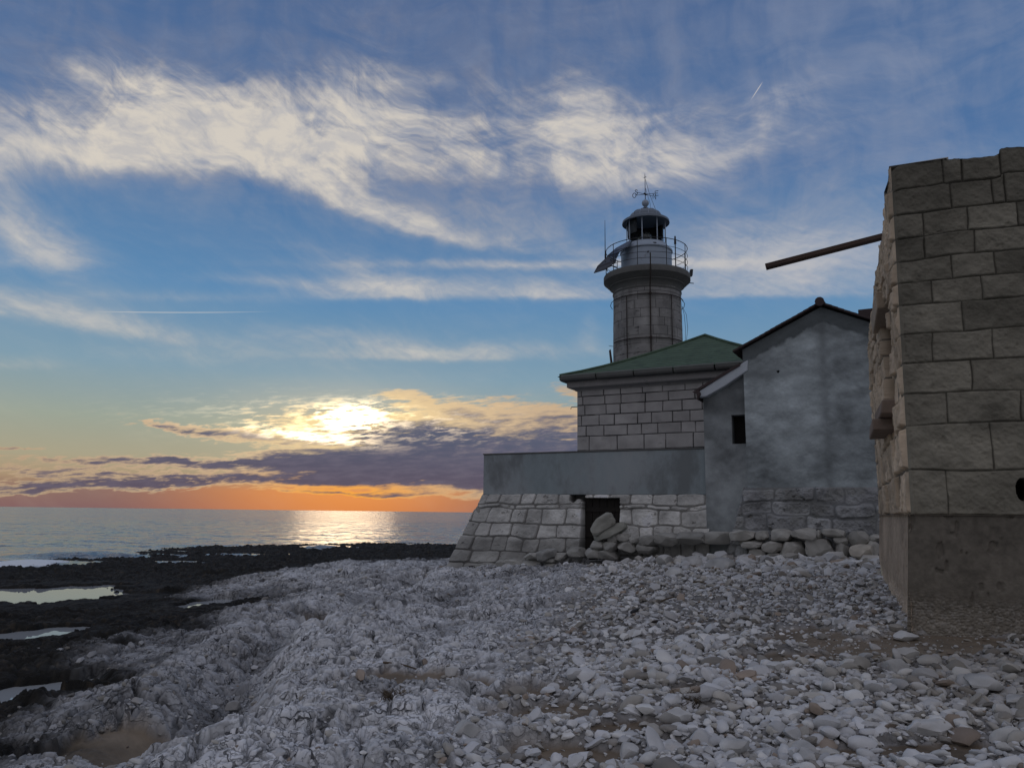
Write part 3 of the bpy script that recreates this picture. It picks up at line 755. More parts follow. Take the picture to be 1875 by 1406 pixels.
def left_fn(u, v):
    B = u ** 1.15 * WL; tz = top_left(B); Z = PLZ + v * (RTOP - PLZ)
    rows = rows_r
    H, c = masonry(B, Z, rows, jl, 57, depth=.03, joint=.02, soft=.03, wob=.025, bulge=.035, rough=.026, base=(.52, .405, .29), varc=.16, mortar=(.15, .13, .10), jvar=.8)  # warm broken stone, with the sunlight on this face painted into its colour
    H = H + .04 * fbm(B * 4, Z * 1.2, 61, 5, .6) + .022 * fbm(B * 14, Z * 3, 63, 4)
    w = sstep(Z, 4.6, 5.7); Zr = Z + (tz - RTOP) * w
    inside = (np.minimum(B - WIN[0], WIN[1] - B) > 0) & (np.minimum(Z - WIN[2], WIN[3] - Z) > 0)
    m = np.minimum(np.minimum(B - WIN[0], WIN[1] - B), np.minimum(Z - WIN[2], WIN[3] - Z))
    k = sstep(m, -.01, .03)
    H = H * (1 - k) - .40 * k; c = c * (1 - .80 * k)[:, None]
    H = H * sstep(B, 0, .06) + .0
    lean = .012 * (Z - PLZ)
    P = RC[None] + E1[None] * (-H + lean * (1 - u))[:, None] + E2[None] * B[:, None]
    P[:, 2] = Zr
    return P, c
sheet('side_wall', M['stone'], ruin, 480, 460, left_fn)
# wall cores: tops, inner faces, ends
def core():
    V = []; F = []
    n = 120
    for k in range(n):
        b = (k / (n - 1)) ** 1.15 * WL; zt = float(top_left(np.array([b]))[0]); l = .012 * (zt - PLZ)
        o = .02 * math.sin(k * 1.7)
        V += [RW(-.02 + l * (1 - k / (n - 1)), b, zt), RW(WT_ + o, b, zt + .04 * math.sin(k * .9)), RW(WT_, b, .3)]
    for k in range(n - 1):
        a = 3 * k
        F += [(a, a + 3, a + 4, a + 1), (a + 1, a + 4, a + 5, a + 2)]
    m = MB().add(V, F)
    V = []; F = []
    for k in range(n):
        q = k / (n - 1) * FW; zt = float(top_front(np.array([q]))[0]); l = .012 * (zt - PLZ) * (1 - k / (n - 1))
        V += [RW(q + l, -.02, zt), RW(q, WT_, zt + .04 * math.sin(k)), RW(q, WT_, .3)]
    for k in range(n - 1):
        a = 3 * k
        F += [(a, a + 1, a + 4, a + 3), (a + 1, a + 2, a + 5, a + 4)]
    m.add(V, F)
    m.add([RW(-.03, WL, .3), RW(WT_, WL, .3), RW(WT_, WL, 5.0), RW(-.03, WL, 5.03)], [(0, 1, 2, 3)])
    m.add([RW(FW, 0, .3), RW(FW, WT_, .3), RW(FW, WT_, RTOP), RW(FW, 0, RTOP)], [(0, 1, 2, 3)])
    # inside of the window recess
    m.fbox(lambda a, b, z: RW(a, b, z), .42, .60, WIN[0] - .1, WIN[1] + .1, WIN[2] - .1, WIN[3] + .1)
    m.build('wall_core', M['block'], ruin)
core()
# plinth: coarse render, pitted foot, leaning out a little
def plinth_fn(side):
    def fn(u, v):
        L = FW if side == 'f' else WL
        A = u ** (1.0 if side == 'f' else 1.15) * L; Z = .25 + v * (PLZ + .005 - .25)
        H = .028 + .010 * fbm(A * 4, Z * 4, 71, 5) + .004 * fbm(A * 30, Z * 30, 73, 4)
        foot = sstep(Z + .10 * fbm(A * 2.5, Z * 2, 75, 4), .98, .72)
        f1, f2, bx, by, dx, dy = worley(A * 34 + fbm(A * 9, Z * 9, 6) * 2, Z * 38 + fbm(A * 9, Z * 9, 7) * 2, 5)
        H = H + foot * (-.04 + .012 * sstep(.55 - f1, 0, .4)) + foot * .02 * fbm(A * 9, Z * 9, 79, 3)
        H = H + .07 * (PLZ - Z) * (1 if side == 'l' else .25)
        pit = sstep(fbm(A * 11, Z * 5, 83, 3), .24, .32); H = H - pit * .02
        b0 = np.array([.160, .142, .116]) if side == 'f' else np.array([.42, .325, .24])  # side plinth carries the same painted sunlight in its colour
        c = b0[None] * (1 + .9 * fbm(A * 1.4, Z * 1.4, 81, 5)[:, None] + .5 * fbm(A * 20, Z * 20, 82, 3)[:, None])
        c = c * (1 + foot[:, None] * .25) + (foot * (hash2(bx, by, 3) > .6) * .06)[:, None]
        e = sstep(A, 0, .03)
        if side == 'f': P = RC[None] + E1[None] * (A * 1 - .03 * (1 - e) - .07 * (PLZ - Z) * (1 - u))[:, None] + E2[None] * (-H)[:, None]
        else: P = RC[None] + E1[None] * (-H)[:, None] + E2[None] * (A - .03 * (1 - e) - .02 * (PLZ - Z) * (1 - u))[:, None]
        P[:, 2] = Z
        return P, np.clip(c, .01, .6)
    return fn
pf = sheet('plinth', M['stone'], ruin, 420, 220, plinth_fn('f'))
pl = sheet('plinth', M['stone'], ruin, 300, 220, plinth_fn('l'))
# ledge on top of the plinth
MB().add([RW(-.06, -.05, PLZ), RW(FW, -.05, PLZ), RW(FW, .1, PLZ + .003), RW(-.0, .1, PLZ + .003), RW(.1, WL, PLZ + .003), RW(-.06, WL, PLZ)], [(0, 1, 2, 3), (0, 3, 4, 5)]).build('plinth_ledge', M['redstone'], ruin)

# ------------------------------------------------------------------ rocks
def ico(sub):
    import bmesh
    bm = bmesh.new(); bmesh.ops.create_icosphere(bm, subdivisions=sub, radius=1)
    bm.verts.ensure_lookup_table()
    V = np.array([v.co[:] for v in bm.verts]); F = np.array([[v.index for v in f.verts] for f in bm.faces]); bm.free()
    return V, F
ICO = {k: ico(k) for k in (1, 2, 3)}
def rock(sub, seed, cuts=9, rough=.06, ang=.75):
    r = np.random.RandomState(seed); V, F = ICO[sub]; V = V.copy()
    for k in range(cuts):
        n = r.normal(size=3); n /= np.linalg.norm(n); h = r.uniform(ang - .18, ang + .12)
        d = V @ n; over = np.clip(d - h, 0, None); V = V - over[:, None] * n[None]
    if rough:
        q = fbm(V[:, 0] * 2.3 + seed * 3.1, V[:, 1] * 2.3 + V[:, 2] * 1.7, seed, 4); V = V * (1 + rough * 2 * q)[:, None]
    return V
def rot_z(V, a):
    c, s = math.cos(a), math.sin(a); W = V.copy(); W[:, 0] = V[:, 0] * c - V[:, 1] * s; W[:, 1] = V[:, 0] * s + V[:, 1] * c; return W
def rot_x(V, a):
    c, s = math.cos(a), math.sin(a); W = V.copy(); W[:, 1] = V[:, 1] * c - V[:, 2] * s; W[:, 2] = V[:, 1] * s + V[:, 2] * c; return W
def ground_z(x, y):
    return float(terrain(np.array([x]), np.array([y]))[0][0])
def place_rock(name, label, cat, pos, size, seed, tilt=0, yaw=0, group=None, tone=(.36, .35, .33), cuts=12, ang=.7):
    V = rock(3, seed, cuts, .05, ang) * np.array(size)
    V = rot_z(rot_x(V, tilt), yaw)
    r = np.random.RandomState(seed)
    t = fbm(V[:, 0] * 6 + seed, V[:, 1] * 6 + V[:, 2] * 5, seed, 4)
    c = np.array(tone)[None] * (1 + .9 * t[:, None])
    pos = np.array(pos, float)
    loc = pos + np.array([0, 0, V[:, 2].min()])
    o = np_mesh(name, V + pos, ICO[3][1], M['stone'], smooth=True, col=np.clip(c, .02, .8), loc=loc)
    me = o.data; me.set_sharp_from_angle(angle=math.radians(30))
    return props(o, label, cat, group)
def pix_on_ground(px, py):
    d = ray(px, py); t = np.linspace(3, 40, 1500); P = EYE + d[None] * t[:, None]
    z = base_height(P[:, 0], P[:, 1]); i = np.argmax(P[:, 2] < z)
    return P[i]

# sill blocks under the ruin's window, lintel over it, plank
m = MB()
def blockpart(name, mat, a0, a1, b0, b1, z0, z1, seed):
    m = MB(); r = random.Random(seed); j = lambda: r.uniform(-.02, .02)
    m.hexa([RW(a + j(), b + j(), z + j()) for z in (z0, z1) for a, b in ((a0, b0), (a1, b0), (a1, b1), (a0, b1))])
    return m.build(name, mat, ruin, bevel=.02)
blockpart('window_sill', M['redstone'], -.16, .3, 1.25, 2.7, 3.00, 3.16, 3)
blockpart('window_sill', M['redstone'], -.24, .3, 1.75, 3.1, 2.84, 2.995, 4)
blockpart('window_lintel', M['tan'], -.10, .3, 1.9, 3.4, 4.50, 4.75, 5)
b_pl = 3.0
dd = ray(1630, 430); k = ((RC + E2 * b_pl - EYE) @ E2) / (dd @ E2); pb = EYE + dd * k
dd = ray(1402, 489); k = ((RC + E2 * b_pl - EYE) @ E2) / (dd @ E2); pt = EYE + dd * k
PLK = (pb, pt)
dirp = (pb - pt); Lp = np.linalg.norm(dirp); dirp /= Lp; end = pt + dirp * (Lp + 1.1)
nrm = np.cross(dirp, E2); nrm /= np.linalg.norm(nrm)
w_ = .15; t_ = .035
A = [pt + E2 * s * w_ / 2 + nrm * q * t_ for s, q in ((-1, -1), (1, -1), (1, 1), (-1, 1))]
B = [end + E2 * s * w_ / 2 + nrm * q * t_ for s, q in ((-1, -1), (1, -1), (1, 1), (-1, 1))]
o = MB().prism(A, B).build('wooden_plank', M['wood'], bevel=.005, loc=pt)
props(o, 'long dark wooden plank jutting out over the wall top of the ruin against the sky', 'plank')

# ------------------------------------------------------------------ the terrace in front of the lighthouse
C0 = 18.9
ter = thing('terrace_wall', 'grey rendered terrace wall with a battered stone base and dark doorway in front of the lighthouse', 'terrace', PW(-8, C0, .3))
m = MB()
m.fbox(PW, -11.15, -4.70, C0, 21.9, 2.19, 3.30)
par = m.build('parapet', M['cement'], ter, bevel=.015)
m = MB(); m.fbox(PW, -11.17, -4.86, C0 - .02, C0 + .3, 3.30, 3.335); m.build('parapet_coping', M['concrete'], ter, bevel=.008)
rows_t = [-.6, -.25, .02, .33, .67, 1.05, 1.42, 1.82, 1.93, 2.21]
jt = layout(-12.6, -4.4, rows_t, .34, .62, random.Random(12))
jt[8] = layout(0, 0, [0, 1], .3, .7, random.Random(5))[0]; q = [-12.7]
while q[-1] < -4: q.append(q[-1] + rng.uniform(.3, .75))
jt[8] = np.array(q)
jt = []
for r_ in range(len(rows_t) - 1):
    q = [-13.0 + rng.uniform(0, .3)]
    while q[-1] < -4: q.append(q[-1] + rng.uniform(.36, .72))
    jt.append(np.array(q))
def terrace_fn(u, v):
    Z = -.6 + v * 2.81
    flare = np.clip((2.2 - Z) / 2.2, 0, 1.3)
    sl = -11.17 - 1.06 * flare
    S = -11.17 + u * (11.17 - 4.80)            # unflared coordinate
    k = sstep(S, -8.2, -11.17)
    S2 = S + (sl + 11.17) * np.clip((-8.3 - S) / 2.87, 0, 1) ** 1.3
    H, c = masonry(S * 1.0 + 0 * Z, Z, rows_t, jt, 91, depth=.035, joint=.024, soft=.022, wob=.055, bulge=.03, rough=.022, base=(.45, .445, .425), varc=.20, mortar=(.20, .195, .185), jvar=1.0, round_=.07)
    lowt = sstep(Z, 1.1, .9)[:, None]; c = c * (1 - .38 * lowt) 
    white = sstep(fbm(S * .9, Z * .9, 93, 4) + .25 * sstep(S, -9.5, -7.5), .05, .2)[:, None] * (1 - lowt)
    c = c * (1 + .35 * white)
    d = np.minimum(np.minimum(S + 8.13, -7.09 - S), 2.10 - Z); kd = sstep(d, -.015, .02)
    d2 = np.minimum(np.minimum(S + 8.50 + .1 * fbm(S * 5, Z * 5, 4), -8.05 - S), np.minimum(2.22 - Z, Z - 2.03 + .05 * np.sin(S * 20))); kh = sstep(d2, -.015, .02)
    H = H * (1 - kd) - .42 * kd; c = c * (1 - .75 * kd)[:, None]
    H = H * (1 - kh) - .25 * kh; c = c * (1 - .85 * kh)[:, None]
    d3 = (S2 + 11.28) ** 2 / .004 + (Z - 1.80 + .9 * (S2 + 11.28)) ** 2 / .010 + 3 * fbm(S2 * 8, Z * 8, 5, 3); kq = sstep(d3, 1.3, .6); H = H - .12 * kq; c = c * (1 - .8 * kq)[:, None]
    Cc = C0 - .30 * flare - H
    Cc = Cc + .02
    P = DV[None] * S2[:, None] + NV[None] * Cc[:, None]; P[:, 2] = Z
    return P, np.clip(c, .01, .7)
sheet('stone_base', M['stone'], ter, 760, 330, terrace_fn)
# left flank and back of the base
m = MB()
m.hexa([PW(-12.5, C0 - .30, -.6), PW(-8, C0 + .35, -.6), PW(-8, 21.9, -.6), PW(-12.5, 21.9, -.6), PW(-11.16, C0 + .01, 2.19), PW(-8, C0 + .35, 2.19), PW(-8, 21.9, 2.19), PW(-11.16, 21.9, 2.19)])
m.fbox(PW, -8, -4.7, C0 + .5, 21.9, -.2, 2.185)
m.build('base_core', M['block'], ter)
m = MB()
for k in range(5):
    m.fbox(PW, -8.12 + k * .206, -8.12 + (k + 1) * .206 - .012, C0 + .16 + .004 * (k % 2), C0 + .22, .55, 2.09)
dr = m.build('door', M['door'], ter)
m = MB(); m.fbox(PW, -8.10, -7.12, C0 + .135, C0 + .158, 1.75, 1.87); m.fbox(PW, -8.10, -7.12, C0 + .135, C0 + .158, 1.1, 1.2); m.build('door_ledge', M['door'], dr)

# ------------------------------------------------------------------ the keeper's house
CH = 21.5
hs_ = thing('keepers_house', 'pale ashlar house with a green hipped roof standing behind the terrace below the lighthouse', 'house', PW(-6.3, CH + 3.1, .6))
HL = -9.41; HWD = 6.3; HZ = 5.40
rows_h = [1.2, 1.8, 2.3, 2.8, 3.12, 3.60, 4.02, 4.36, 4.68, 5.0, 5.24, 5.42]
rows_h = [1.2, 1.7, 2.2, 2.7, 3.12, 3.50 + .06, 3.99, 4.30, 4.62, 4.93, 5.20, 5.42]
jh = []
rr = random.Random(77)
for r_ in range(len(rows_h) - 1):
    q = [HL - .2 - rr.uniform(0, .4)]
    while q[-1] < HL + HWD + 1: q.append(q[-1] + (rr.uniform(.62, .98) if r_ in (5,) else rr.uniform(.38, .78)))
    jh.append(np.array(q))
def house_fn(u, v):
    S = HL + u * HWD; Z = 2.6 + v * (HZ - 2.6)
    H, c = masonry(S, Z, rows_h, jh, 101, depth=.022, joint=.020, soft=.010, wob=.010, bulge=.006, rough=.005, base=(.36, .345, .335), varc=.10, mortar=(.02, .02, .02), jvar=.8, blotch=.5)
    e = sstep(np.minimum(S - HL, HL + HWD - S), 0, .03)
    P = DV[None] * S[:, None] + NV[None] * (CH - H * e)[:, None]; P[:, 2] = Z
    return P, c
sheet('front_wall', M['stone'], hs_, 560, 260, house_fn)
m = MB(); m.fbox(PW, HL + .004, HL + HWD - .004, CH + .03, CH + HWD, -.2, HZ); m.build('wall_core', M['block'], hs_)
# cornice: stepped mouldings
def ring_prof(prof, nseg=1):
    """sweeps (out, z) round the square house"""
    m = MB(); V = []; F = []
    for o_, z in prof:
        V += [PW(HL - o_, CH - o_, z), PW(HL + HWD + o_, CH - o_, z), PW(HL + HWD + o_, CH + HWD + o_, z), PW(HL - o_, CH + HWD + o_, z)]
    for i in range(len(prof) - 1):
        for k in range(4): F.append((i * 4 + k, i * 4 + (k + 1) % 4, (i + 1) * 4 + (k + 1) % 4, (i + 1) * 4 + k))
    F.append((3, 2, 1, 0)); n = (len(prof) - 1) * 4; F.append((n, n + 1, n + 2, n + 3))
    return m.add(V, F)
ring_prof([(.0, HZ - .03), (.05, HZ - .02), (.06, HZ + .02), (.20, HZ + .05), (.24, HZ + .07), (.24, HZ + .26), (.0, HZ + .27)]).build('cornice', M['cornice'], hs_)
# rounded stone eave course under the sheet roof, in separate stones
m = MB()
def eave(p0, p1, n):
    out = []
    for k in range(n):
        a = p0 + (p1 - p0) * (k / n); b = p0 + (p1 - p0) * ((k + 1) / n - .006)
        m.tube([a, b], .10, 10)
e0 = .36
cs = [PW(HL - e0, CH - e0, HZ + .345), PW(HL + HWD + e0, CH - e0, HZ + .345), PW(HL + HWD + e0, CH + HWD + e0, HZ + .345), PW(HL - e0, CH + HWD + e0, HZ + .345)]
for k in range(4): eave(cs[k], cs[(k + 1) % 4], 6)
m.build('eave_roll', M['concrete'], hs_, auto=True)
def roof_fn():
    V = []; F = []; cx, cy = HL + HWD / 2, CH + HWD / 2
    ap = 7.47; prof = []
    n = 14
    for i in range(n + 1):
        t = i / n; out = (HWD / 2 + .40) * (1 - t); z = HZ + .42 + (ap - HZ - .42) * (t * .66 + .34 * t ** 1.7)
        prof.append((out, z))
    # clapboard-like sheet courses: little steps
    pr = []
    for i, (o_, z) in enumerate(prof[:-1]):
        pr.append((o_, z)); nx = prof[i + 1]; pr.append((nx[0] + .02, nx[1] - .022))
    pr.append((0.02, ap))
    pr = [(HWD / 2 + .46, HZ + .385)] + pr
    m = MB()
    for o_, z in pr:
        for a, b in ((-1, -1), (1, -1), (1, 1), (-1, 1)): V.append(PW(cx + a * o_, cy + b * o_, z))
    for i in range(len(pr) - 1):
        for k in range(4): F.append((i * 4 + k, i * 4 + (k + 1) % 4, (i + 1) * 4 + (k + 1) % 4, (i + 1) * 4 + k))
    q = (len(pr) - 1) * 4; F.append((q, q + 1, q + 2, q + 3))
    m.add(V, F)
    o = m.build('roof', M['greenroof'], hs_)
    h = MB()
    for a, b in ((-1, -1), (1, -1), (1, 1), (-1, 1)):
        h.tube([PW(cx + a * o_, cy + b * o_, z + .015) for o_, z in prof[::2] + [(0.0, ap)]], .045, 8)
    h.build('hip_cap', M['greenroof'], o, auto=True)
roof_fn()
m = MB(); p = PW(HL, CH + .1, 4.92); m.tube([p, p + np.array([-.22, 0, -.02]), p + np.array([-.24, 0, -.08])], .012, 6); m.build('wall_hook', M['rust'], hs_)
m = MB(); m.fbox(PW, -5.72, -5.60, CH - .12, CH, 5.02, 5.12); m.build('wall_socket_hole', M['black'], hs_, bevel=.01)

# ------------------------------------------------------------------ plastered annex: gable wall and lean-to
anx = thing('plastered_annex', 'grey plastered gable building with white sloping verge and small black window', 'outbuilding', PW(-2, C0, .8))
CG = C0 - .27; CL = C0 - .12
AP = (-2.04, 6.50); EL_ = (-4.05, 5.55); ER_ = (-.03, 5.55)
m = MB()
gp = [(-3.84, .6), (-.24, .6), (-.24, 5.62), (AP[0], 6.46), (-3.84, 5.62)]
def plast_fn(u, v):
    S = -3.84 + u * 3.6; top = np.where(S < AP[0], 5.62 + (S + 3.84) / 1.8 * .84, 6.46 - (S - AP[0]) / 1.8 * .84)
    Z = .3 + v * (top - .3)
    H = .03 * fbm(S * .9, Z * .9, 111, 3) + .008 * fbm(S * 18, Z * 18, 112, 4, .6) + .018 * fbm(S * 5, Z * 5, 113, 5, .6)
    H = H + .002 * sstep(fbm(S * 1.1 + 4, Z * 1.5, 115, 4, .55), .02, .08)      # thicker old plaster, broken edges
    # raised dark cement band under the roof
    bd = top - Z; band = sstep(bd + .16 * fbm(S * 5, Z * 5, 117, 5, .6), .38, .30)
    H = H * (1 - band) + .016 * band
    n1 = fbm(S * .8, Z * 1.3, 119, 6, .55); n2 = fbm(S * 3, Z * 5, 121, 5, .6)
    c = np.array([.255, .285, .295])[None] * (1 + 1.2 * n1 + .9 * n2)[:, None]
    pale = sstep(fbm(S * .7 + 3, Z * .9, 127, 5, .6) + .10 * np.exp(-((Z - 4.0) / .8) ** 2), .0, .22); c = c * (1 + .32 * pale)[:, None]
    seam = np.exp(-((S + 2.05 + .06 * fbm(Z * 2, S * 0, 7, 3)) / .10) ** 2) + np.exp(-((Z - 4.98 + .1 * fbm(S * 2, Z * 0, 8, 3)) / .10) ** 2) * (S < -1.9) + .5 * np.exp(-((Z - 4.45 + .08 * fbm(S * 2.5, Z * 0, 9, 3)) / .06) ** 2)
    c = c * (1 - .36 * np.clip(seam, 0, 1) * sstep(n2, -.35, .2))[:, None]
    c = c * (1 - band[:, None]) + np.array([.105, .12, .125])[None] * (1 + .5 * n2)[:, None] * band[:, None]
    hk = ((S + 3.05) ** 2 + (Z - 5.03) ** 2) < .0009; c = np.where(hk[:, None], .02, c); H = H - .04 * hk
    lw = sstep(Z, 2.5, 1.6)[:, None]; c = c * (1 - .2 * lw)
    P = DV[None] * S[:, None] + NV[None] * (CG - H)[:, None]; P[:, 2] = Z
    return P, np.clip(c, .01, .6)
sheet('gable_wall', M['stone'], anx, 420, 560, plast_fn)
m.prism([PW(s, CG + .06, z) for s, z in gp], [PW(s, CH - .35, z) for s, z in gp]); m.build('gable_core', M['cement'], anx)
# lean-to with window opening
def lean_top(s): return 4.56 + (s + 4.86) / 1.2 * .66
W0 = (-4.19, -3.843, 3.39, 4.07)
def lean_fn(u, v):
    S = -4.86 + u * 1.017; top = lean_top(S); Z = .3 + v * (top - .3)
    H = .02 * fbm(S * 1.2, Z * 1.0, 131, 3) + .010 * fbm(S * 5, Z * 5, 133, 5, .6)
    n1 = fbm(S * 1.2, Z * 1.0, 139, 6, .55); n2 = fbm(S * 4, Z * 5, 141, 5, .6)
    c = np.array([.285, .31, .318])[None] * (1 + 1.0 * n1 + .7 * n2)[:, None]
    dk = sstep(Z + .3 * n1, 3.95, 4.25) * sstep(Z, 4.75, 4.35) ; c = c * (1 - .42 * dk)[:, None]
    fn_ = sstep(Z + .35 * fbm(S * 2.5, Z * 2, 143, 4), 3.0, 3.12)
    c = c * (1 - .14 * fn_)[:, None]
    d = np.minimum(np.minimum(S - W0[0], W0[1] - S + .05), np.minimum(Z - W0[2], W0[3] - Z)); k = sstep(d, -.006, .006)
    H = H * (1 - k) - .30 * k; c = c * (1 - .9 * k)[:, None]
    P = DV[None] * S[:, None] + NV[None] * (CL - H)[:, None]; P[:, 2] = Z
    return P, np.clip(c, .006, .6)
lt = sheet('lean_to_wall', M['stone'], anx, 260, 600, lean_fn)
m = MB(); m.fbox(PW, W0[0] - .03, W0[1] - .003, CL + .27, CL + .29, W0[2] - .03, W0[3] + .03); m.build('window_void', M['black'], lt)
gl = [(-4.86, .9), (-3.84, .9), (-3.84, 5.1), (-4.86, 4.54)]
m = MB(); m.prism([PW(s, CL + .36, z) for s, z in gl], [PW(s, CH - .35, z) for s, z in gl])
m.prism([PW(s, CL + .002, z) for s, z in [(-4.86, .9), (-4.86, 4.54), (-4.862, 4.54), (-4.862, .9)]], [PW(s, CL + .33, z) for s, z in [(-4.86, .9), (-4.86, 4.54), (-4.862, 4.54), (-4.862, .9)]])
m.build('lean_to_core', M['plaster'], anx)
# white verge sweeping down to the left
pv = [(-3.72, 5.36), (-3.82, 5.31), (-4.93, 4.67), (-4.93, 4.53), (-4.74, 4.54), (-4.30, 4.76), (-3.74, 5.10)]
m = MB(); m.prism([PW(s, CG - .03, z) for s, z in pv], [PW(s, CG + .22, z) for s, z in pv]); m.build('white_verge', M['white'], anx, bevel=.02)
m = MB(); pq = [(-4.90, 4.70), (-5.06, 4.66), (-4.95, 4.60), (-4.94, 4.46), (-4.86, 4.60)]
m.prism([PW(s, CG - .10, z) for s, z in pq], [PW(s, CG + 1.6, z + .0) for s, z in pq]); m.build('verge_eave_tile', M['tile'], anx)
lr = [(-4.97, 4.665), (-3.9, 5.23), (-3.9, 5.30), (-4.99, 4.72)]
m = MB(); m.prism([PW(s, CG - .06, z) for s, z in lr], [PW(s, CH - .3, z) for s, z in lr]); m.build('lean_to_roof', M['tile'], anx)
# main roof: thin tiled slabs with a lumpy edge and ridge cap
for sgn, e in ((-1, EL_), (1, ER_)):
    m = MB(); n = 16
    for k in range(n):
        t0, t1 = k / n, (k + 1) / n
        q = [(e[0] + (AP[0] - e[0]) * t, e[1] + (AP[1] + .02 - e[1]) * t) for t in (t0, t1)]
        th = .045; lift = .007
        a = [(q[0][0], q[0][1] + lift), (q[1][0], q[1][1]), (q[1][0], q[1][1] + th), (q[0][0], q[0][1] + th + lift)]
        for j in range(11):
            c0 = CG - .13 + j * .25; jj = .006 * math.sin(j * 2.3 + k)
            m.prism([PW(s, c0, z + jj * .5) for s, z in a], [PW(s, c0 + .243, z + jj * .5) for s, z in a])
    m.build('roof', M['tile'], anx)
m = MB()
for j in range(8):
    m.tube([PW(AP[0], CG - .20 + j * .35, AP[1] + .05), PW(AP[0], CG - .20 + j * .35 + .34, AP[1] + .075)], [.105, .09], 10)
m.build('ridge_cap', M['tile'], anx, auto=True)
s0_, z1_ = fac(1571, 567, CG + .25); s1_, z0_ = fac(1604, 584, CG + .25)
m = MB(); m.fbox(PW, s0_, s1_, CG + .25, CG + .7, z0_ - .15, z1_); m.build('chimney', M['tile'], anx, bevel=.01)
# stone foot of the annex
rows_a = [.4, .75, 1.05, 1.38, 1.72, 2.02, 2.36]
ja = []
for r_ in range(len(rows_a) - 1):
    q = [-4.6 - rr.uniform(0, .4)]
    while q[-1] < 1: q.append(q[-1] + rr.uniform(.5, .95))
    ja.append(np.array(q))
def foot_fn(u, v):
    Z = .4 + v * 1.96; fl = np.clip((2.36 - Z) / 1.0, 0, 1.6)
    sl = -3.93 - .26 * fl; S = sl + u * (-.2 - sl)
    H, c = masonry(S, Z, rows_a, ja, 151, depth=.025, joint=.014, soft=.05, wob=.10, bulge=.07, rough=.05, base=(.29, .295, .30), varc=.20, mortar=(.17, .175, .18), jvar=1.0, round_=.08)
    gr = sstep(fbm(S * 1.2, Z * 1.6, 153, 5), .0, .12)[:, None]; c = c * (1 - .2 * gr) + np.array([.15, .15, .11])[None] * .2 * gr
    ed = sstep(np.minimum(u * 3.6, (1 - v) * 1.9), 0, .05)
    Cc = CG - .05 - .16 * fl - H * ed + (1 - ed) * .07
    P = DV[None] * S[:, None] + NV[None] * Cc[:, None]; P[:, 2] = Z
    return P, np.clip(c, .01, .6)
sheet('stone_foot', M['stone'], anx, 420, 240, foot_fn)
m = MB(); m.hexa([PW(-4.30, CG - .30, .3), PW(-.2, CG - .30, .3), PW(-.2, CG + .1, .3), PW(-4.30, CG + .1, .3), PW(-3.95, CG + .03, 2.35), PW(-.2, CG + .03, 2.35), PW(-.2, CG + .1, 2.35), PW(-3.95, CG + .1, 2.35)]); m.build('foot_core', M['block'], anx)

# ------------------------------------------------------------------ the lighthouse
TC = np.array([5.62, 31.5, 0.0])
lh = thing('lighthouse', 'round stone lighthouse tower with iron gallery, white lantern room and weather vane', 'lighthouse', TC + np.array([0, 0, .5]))
rows_l = [.5 + .36 * k for k in range(31)]
jtow = []
for r_ in range(len(rows_l) - 1):
    q = [-6 - rr.uniform(0, .4)]
    while q[-1] < 6: q.append(q[-1] + rr.uniform(.55, 1.0))
    jtow.append(np.array(q))
def tower_fn(u, v):
    Z = .5 + v * 10.35; ang = math.pi * 2 * u + math.pi / 2; R0 = 1.43 - .010 * (Z - 7)
    S = (u - .5) * 8.6
    H, c = masonry(S, Z, rows_l, jtow, 161, depth=.008, joint=.010, soft=.008, wob=.006, bulge=.006, rough=.004, base=(.25, .245, .24), varc=.10, mortar=(.06, .06, .06), jvar=1.0, blotch=.6)
    st = sstep(fbm(S * 2.5, Z * 1.2, 163, 5, .6), .06, .2)[:, None]; c = c * (1 - .22 * st)
    gap = sstep(fbm(S * 3, Z * 12, 165, 3), .27, .33); H = H - .01 * gap; c = c * (1 - .5 * gap)[:, None]
    R = R0 + H
    P = np.stack([TC[0] + R * np.cos(ang), TC[1] + R * np.sin(ang), Z], 1)
    return P, c
sheet('tower_shaft', M['stone'], lh, 420, 620, tower_fn)
m = MB(); m.lathe(TC, [(1.38, 10.60), (1.40, 10.72), (1.43, 10.76), (1.43, 10.80), (1.40, 10.83), (1.42, 10.93), (1.50, 11.03), (1.56, 11.07), (1.56, 11.10), (1.66, 11.18), (1.76, 11.28), (1.80, 11.31), (1.80, 11.52), (1.775, 11.56), (0, 11.57)], 64)
gal = m.build('gallery_slab', M['concrete'], lh, auto=True)
m = MB(); m.lathe(TC, [(1.06, 11.57), (1.06, 12.56), (1.10, 12.58), (1.10, 12.64), (1.04, 12.70), (.90, 12.84), (.88, 12.90), (0, 12.91)], 48)
drum = m.build('lantern_drum', M['lantern'], lh, auto=True)
m = MB(); p = TC + np.array([-.12, -1.07, 12.30]); m.tube([p, p + np.array([0, -.05, 0])], .03, 8); m.build('drum_vent', M['rust'], drum); m = MB(); m.lathe(TC + np.array([.17, -.97, 12.68]), [(.08, 0), (.09, .05), (.0, .08)], 10); m.build('drum_fitting', M['rust'], drum)
m = MB(); m.lathe(TC, [(.80, 12.90), (.80, 13.98)], 40)
m.f = [f for f in m.f if len(f) == 4]
m.build('lantern_glazing', M['glass'], lh, smooth=True)
m = MB()
for k in range(8):
    a = 2 * math.pi * k / 8 + .42; x, y = TC[0] + .82 * math.cos(a), TC[1] + .82 * math.sin(a)
    m.tube([(x, y, 12.88), (x, y, 14.0)], .024, 6)
for k in (5, 6):   # blind metal panels at the back of the lantern
    pass
for z in (12.92, 13.97):
    m.tube([(TC[0] + .82 * math.cos(q), TC[1] + .82 * math.sin(q), z) for q in np.linspace(0, 2 * math.pi, 41)], .02, 6)
m.build('glazing_bar', M['lantern'], lh, auto=True)
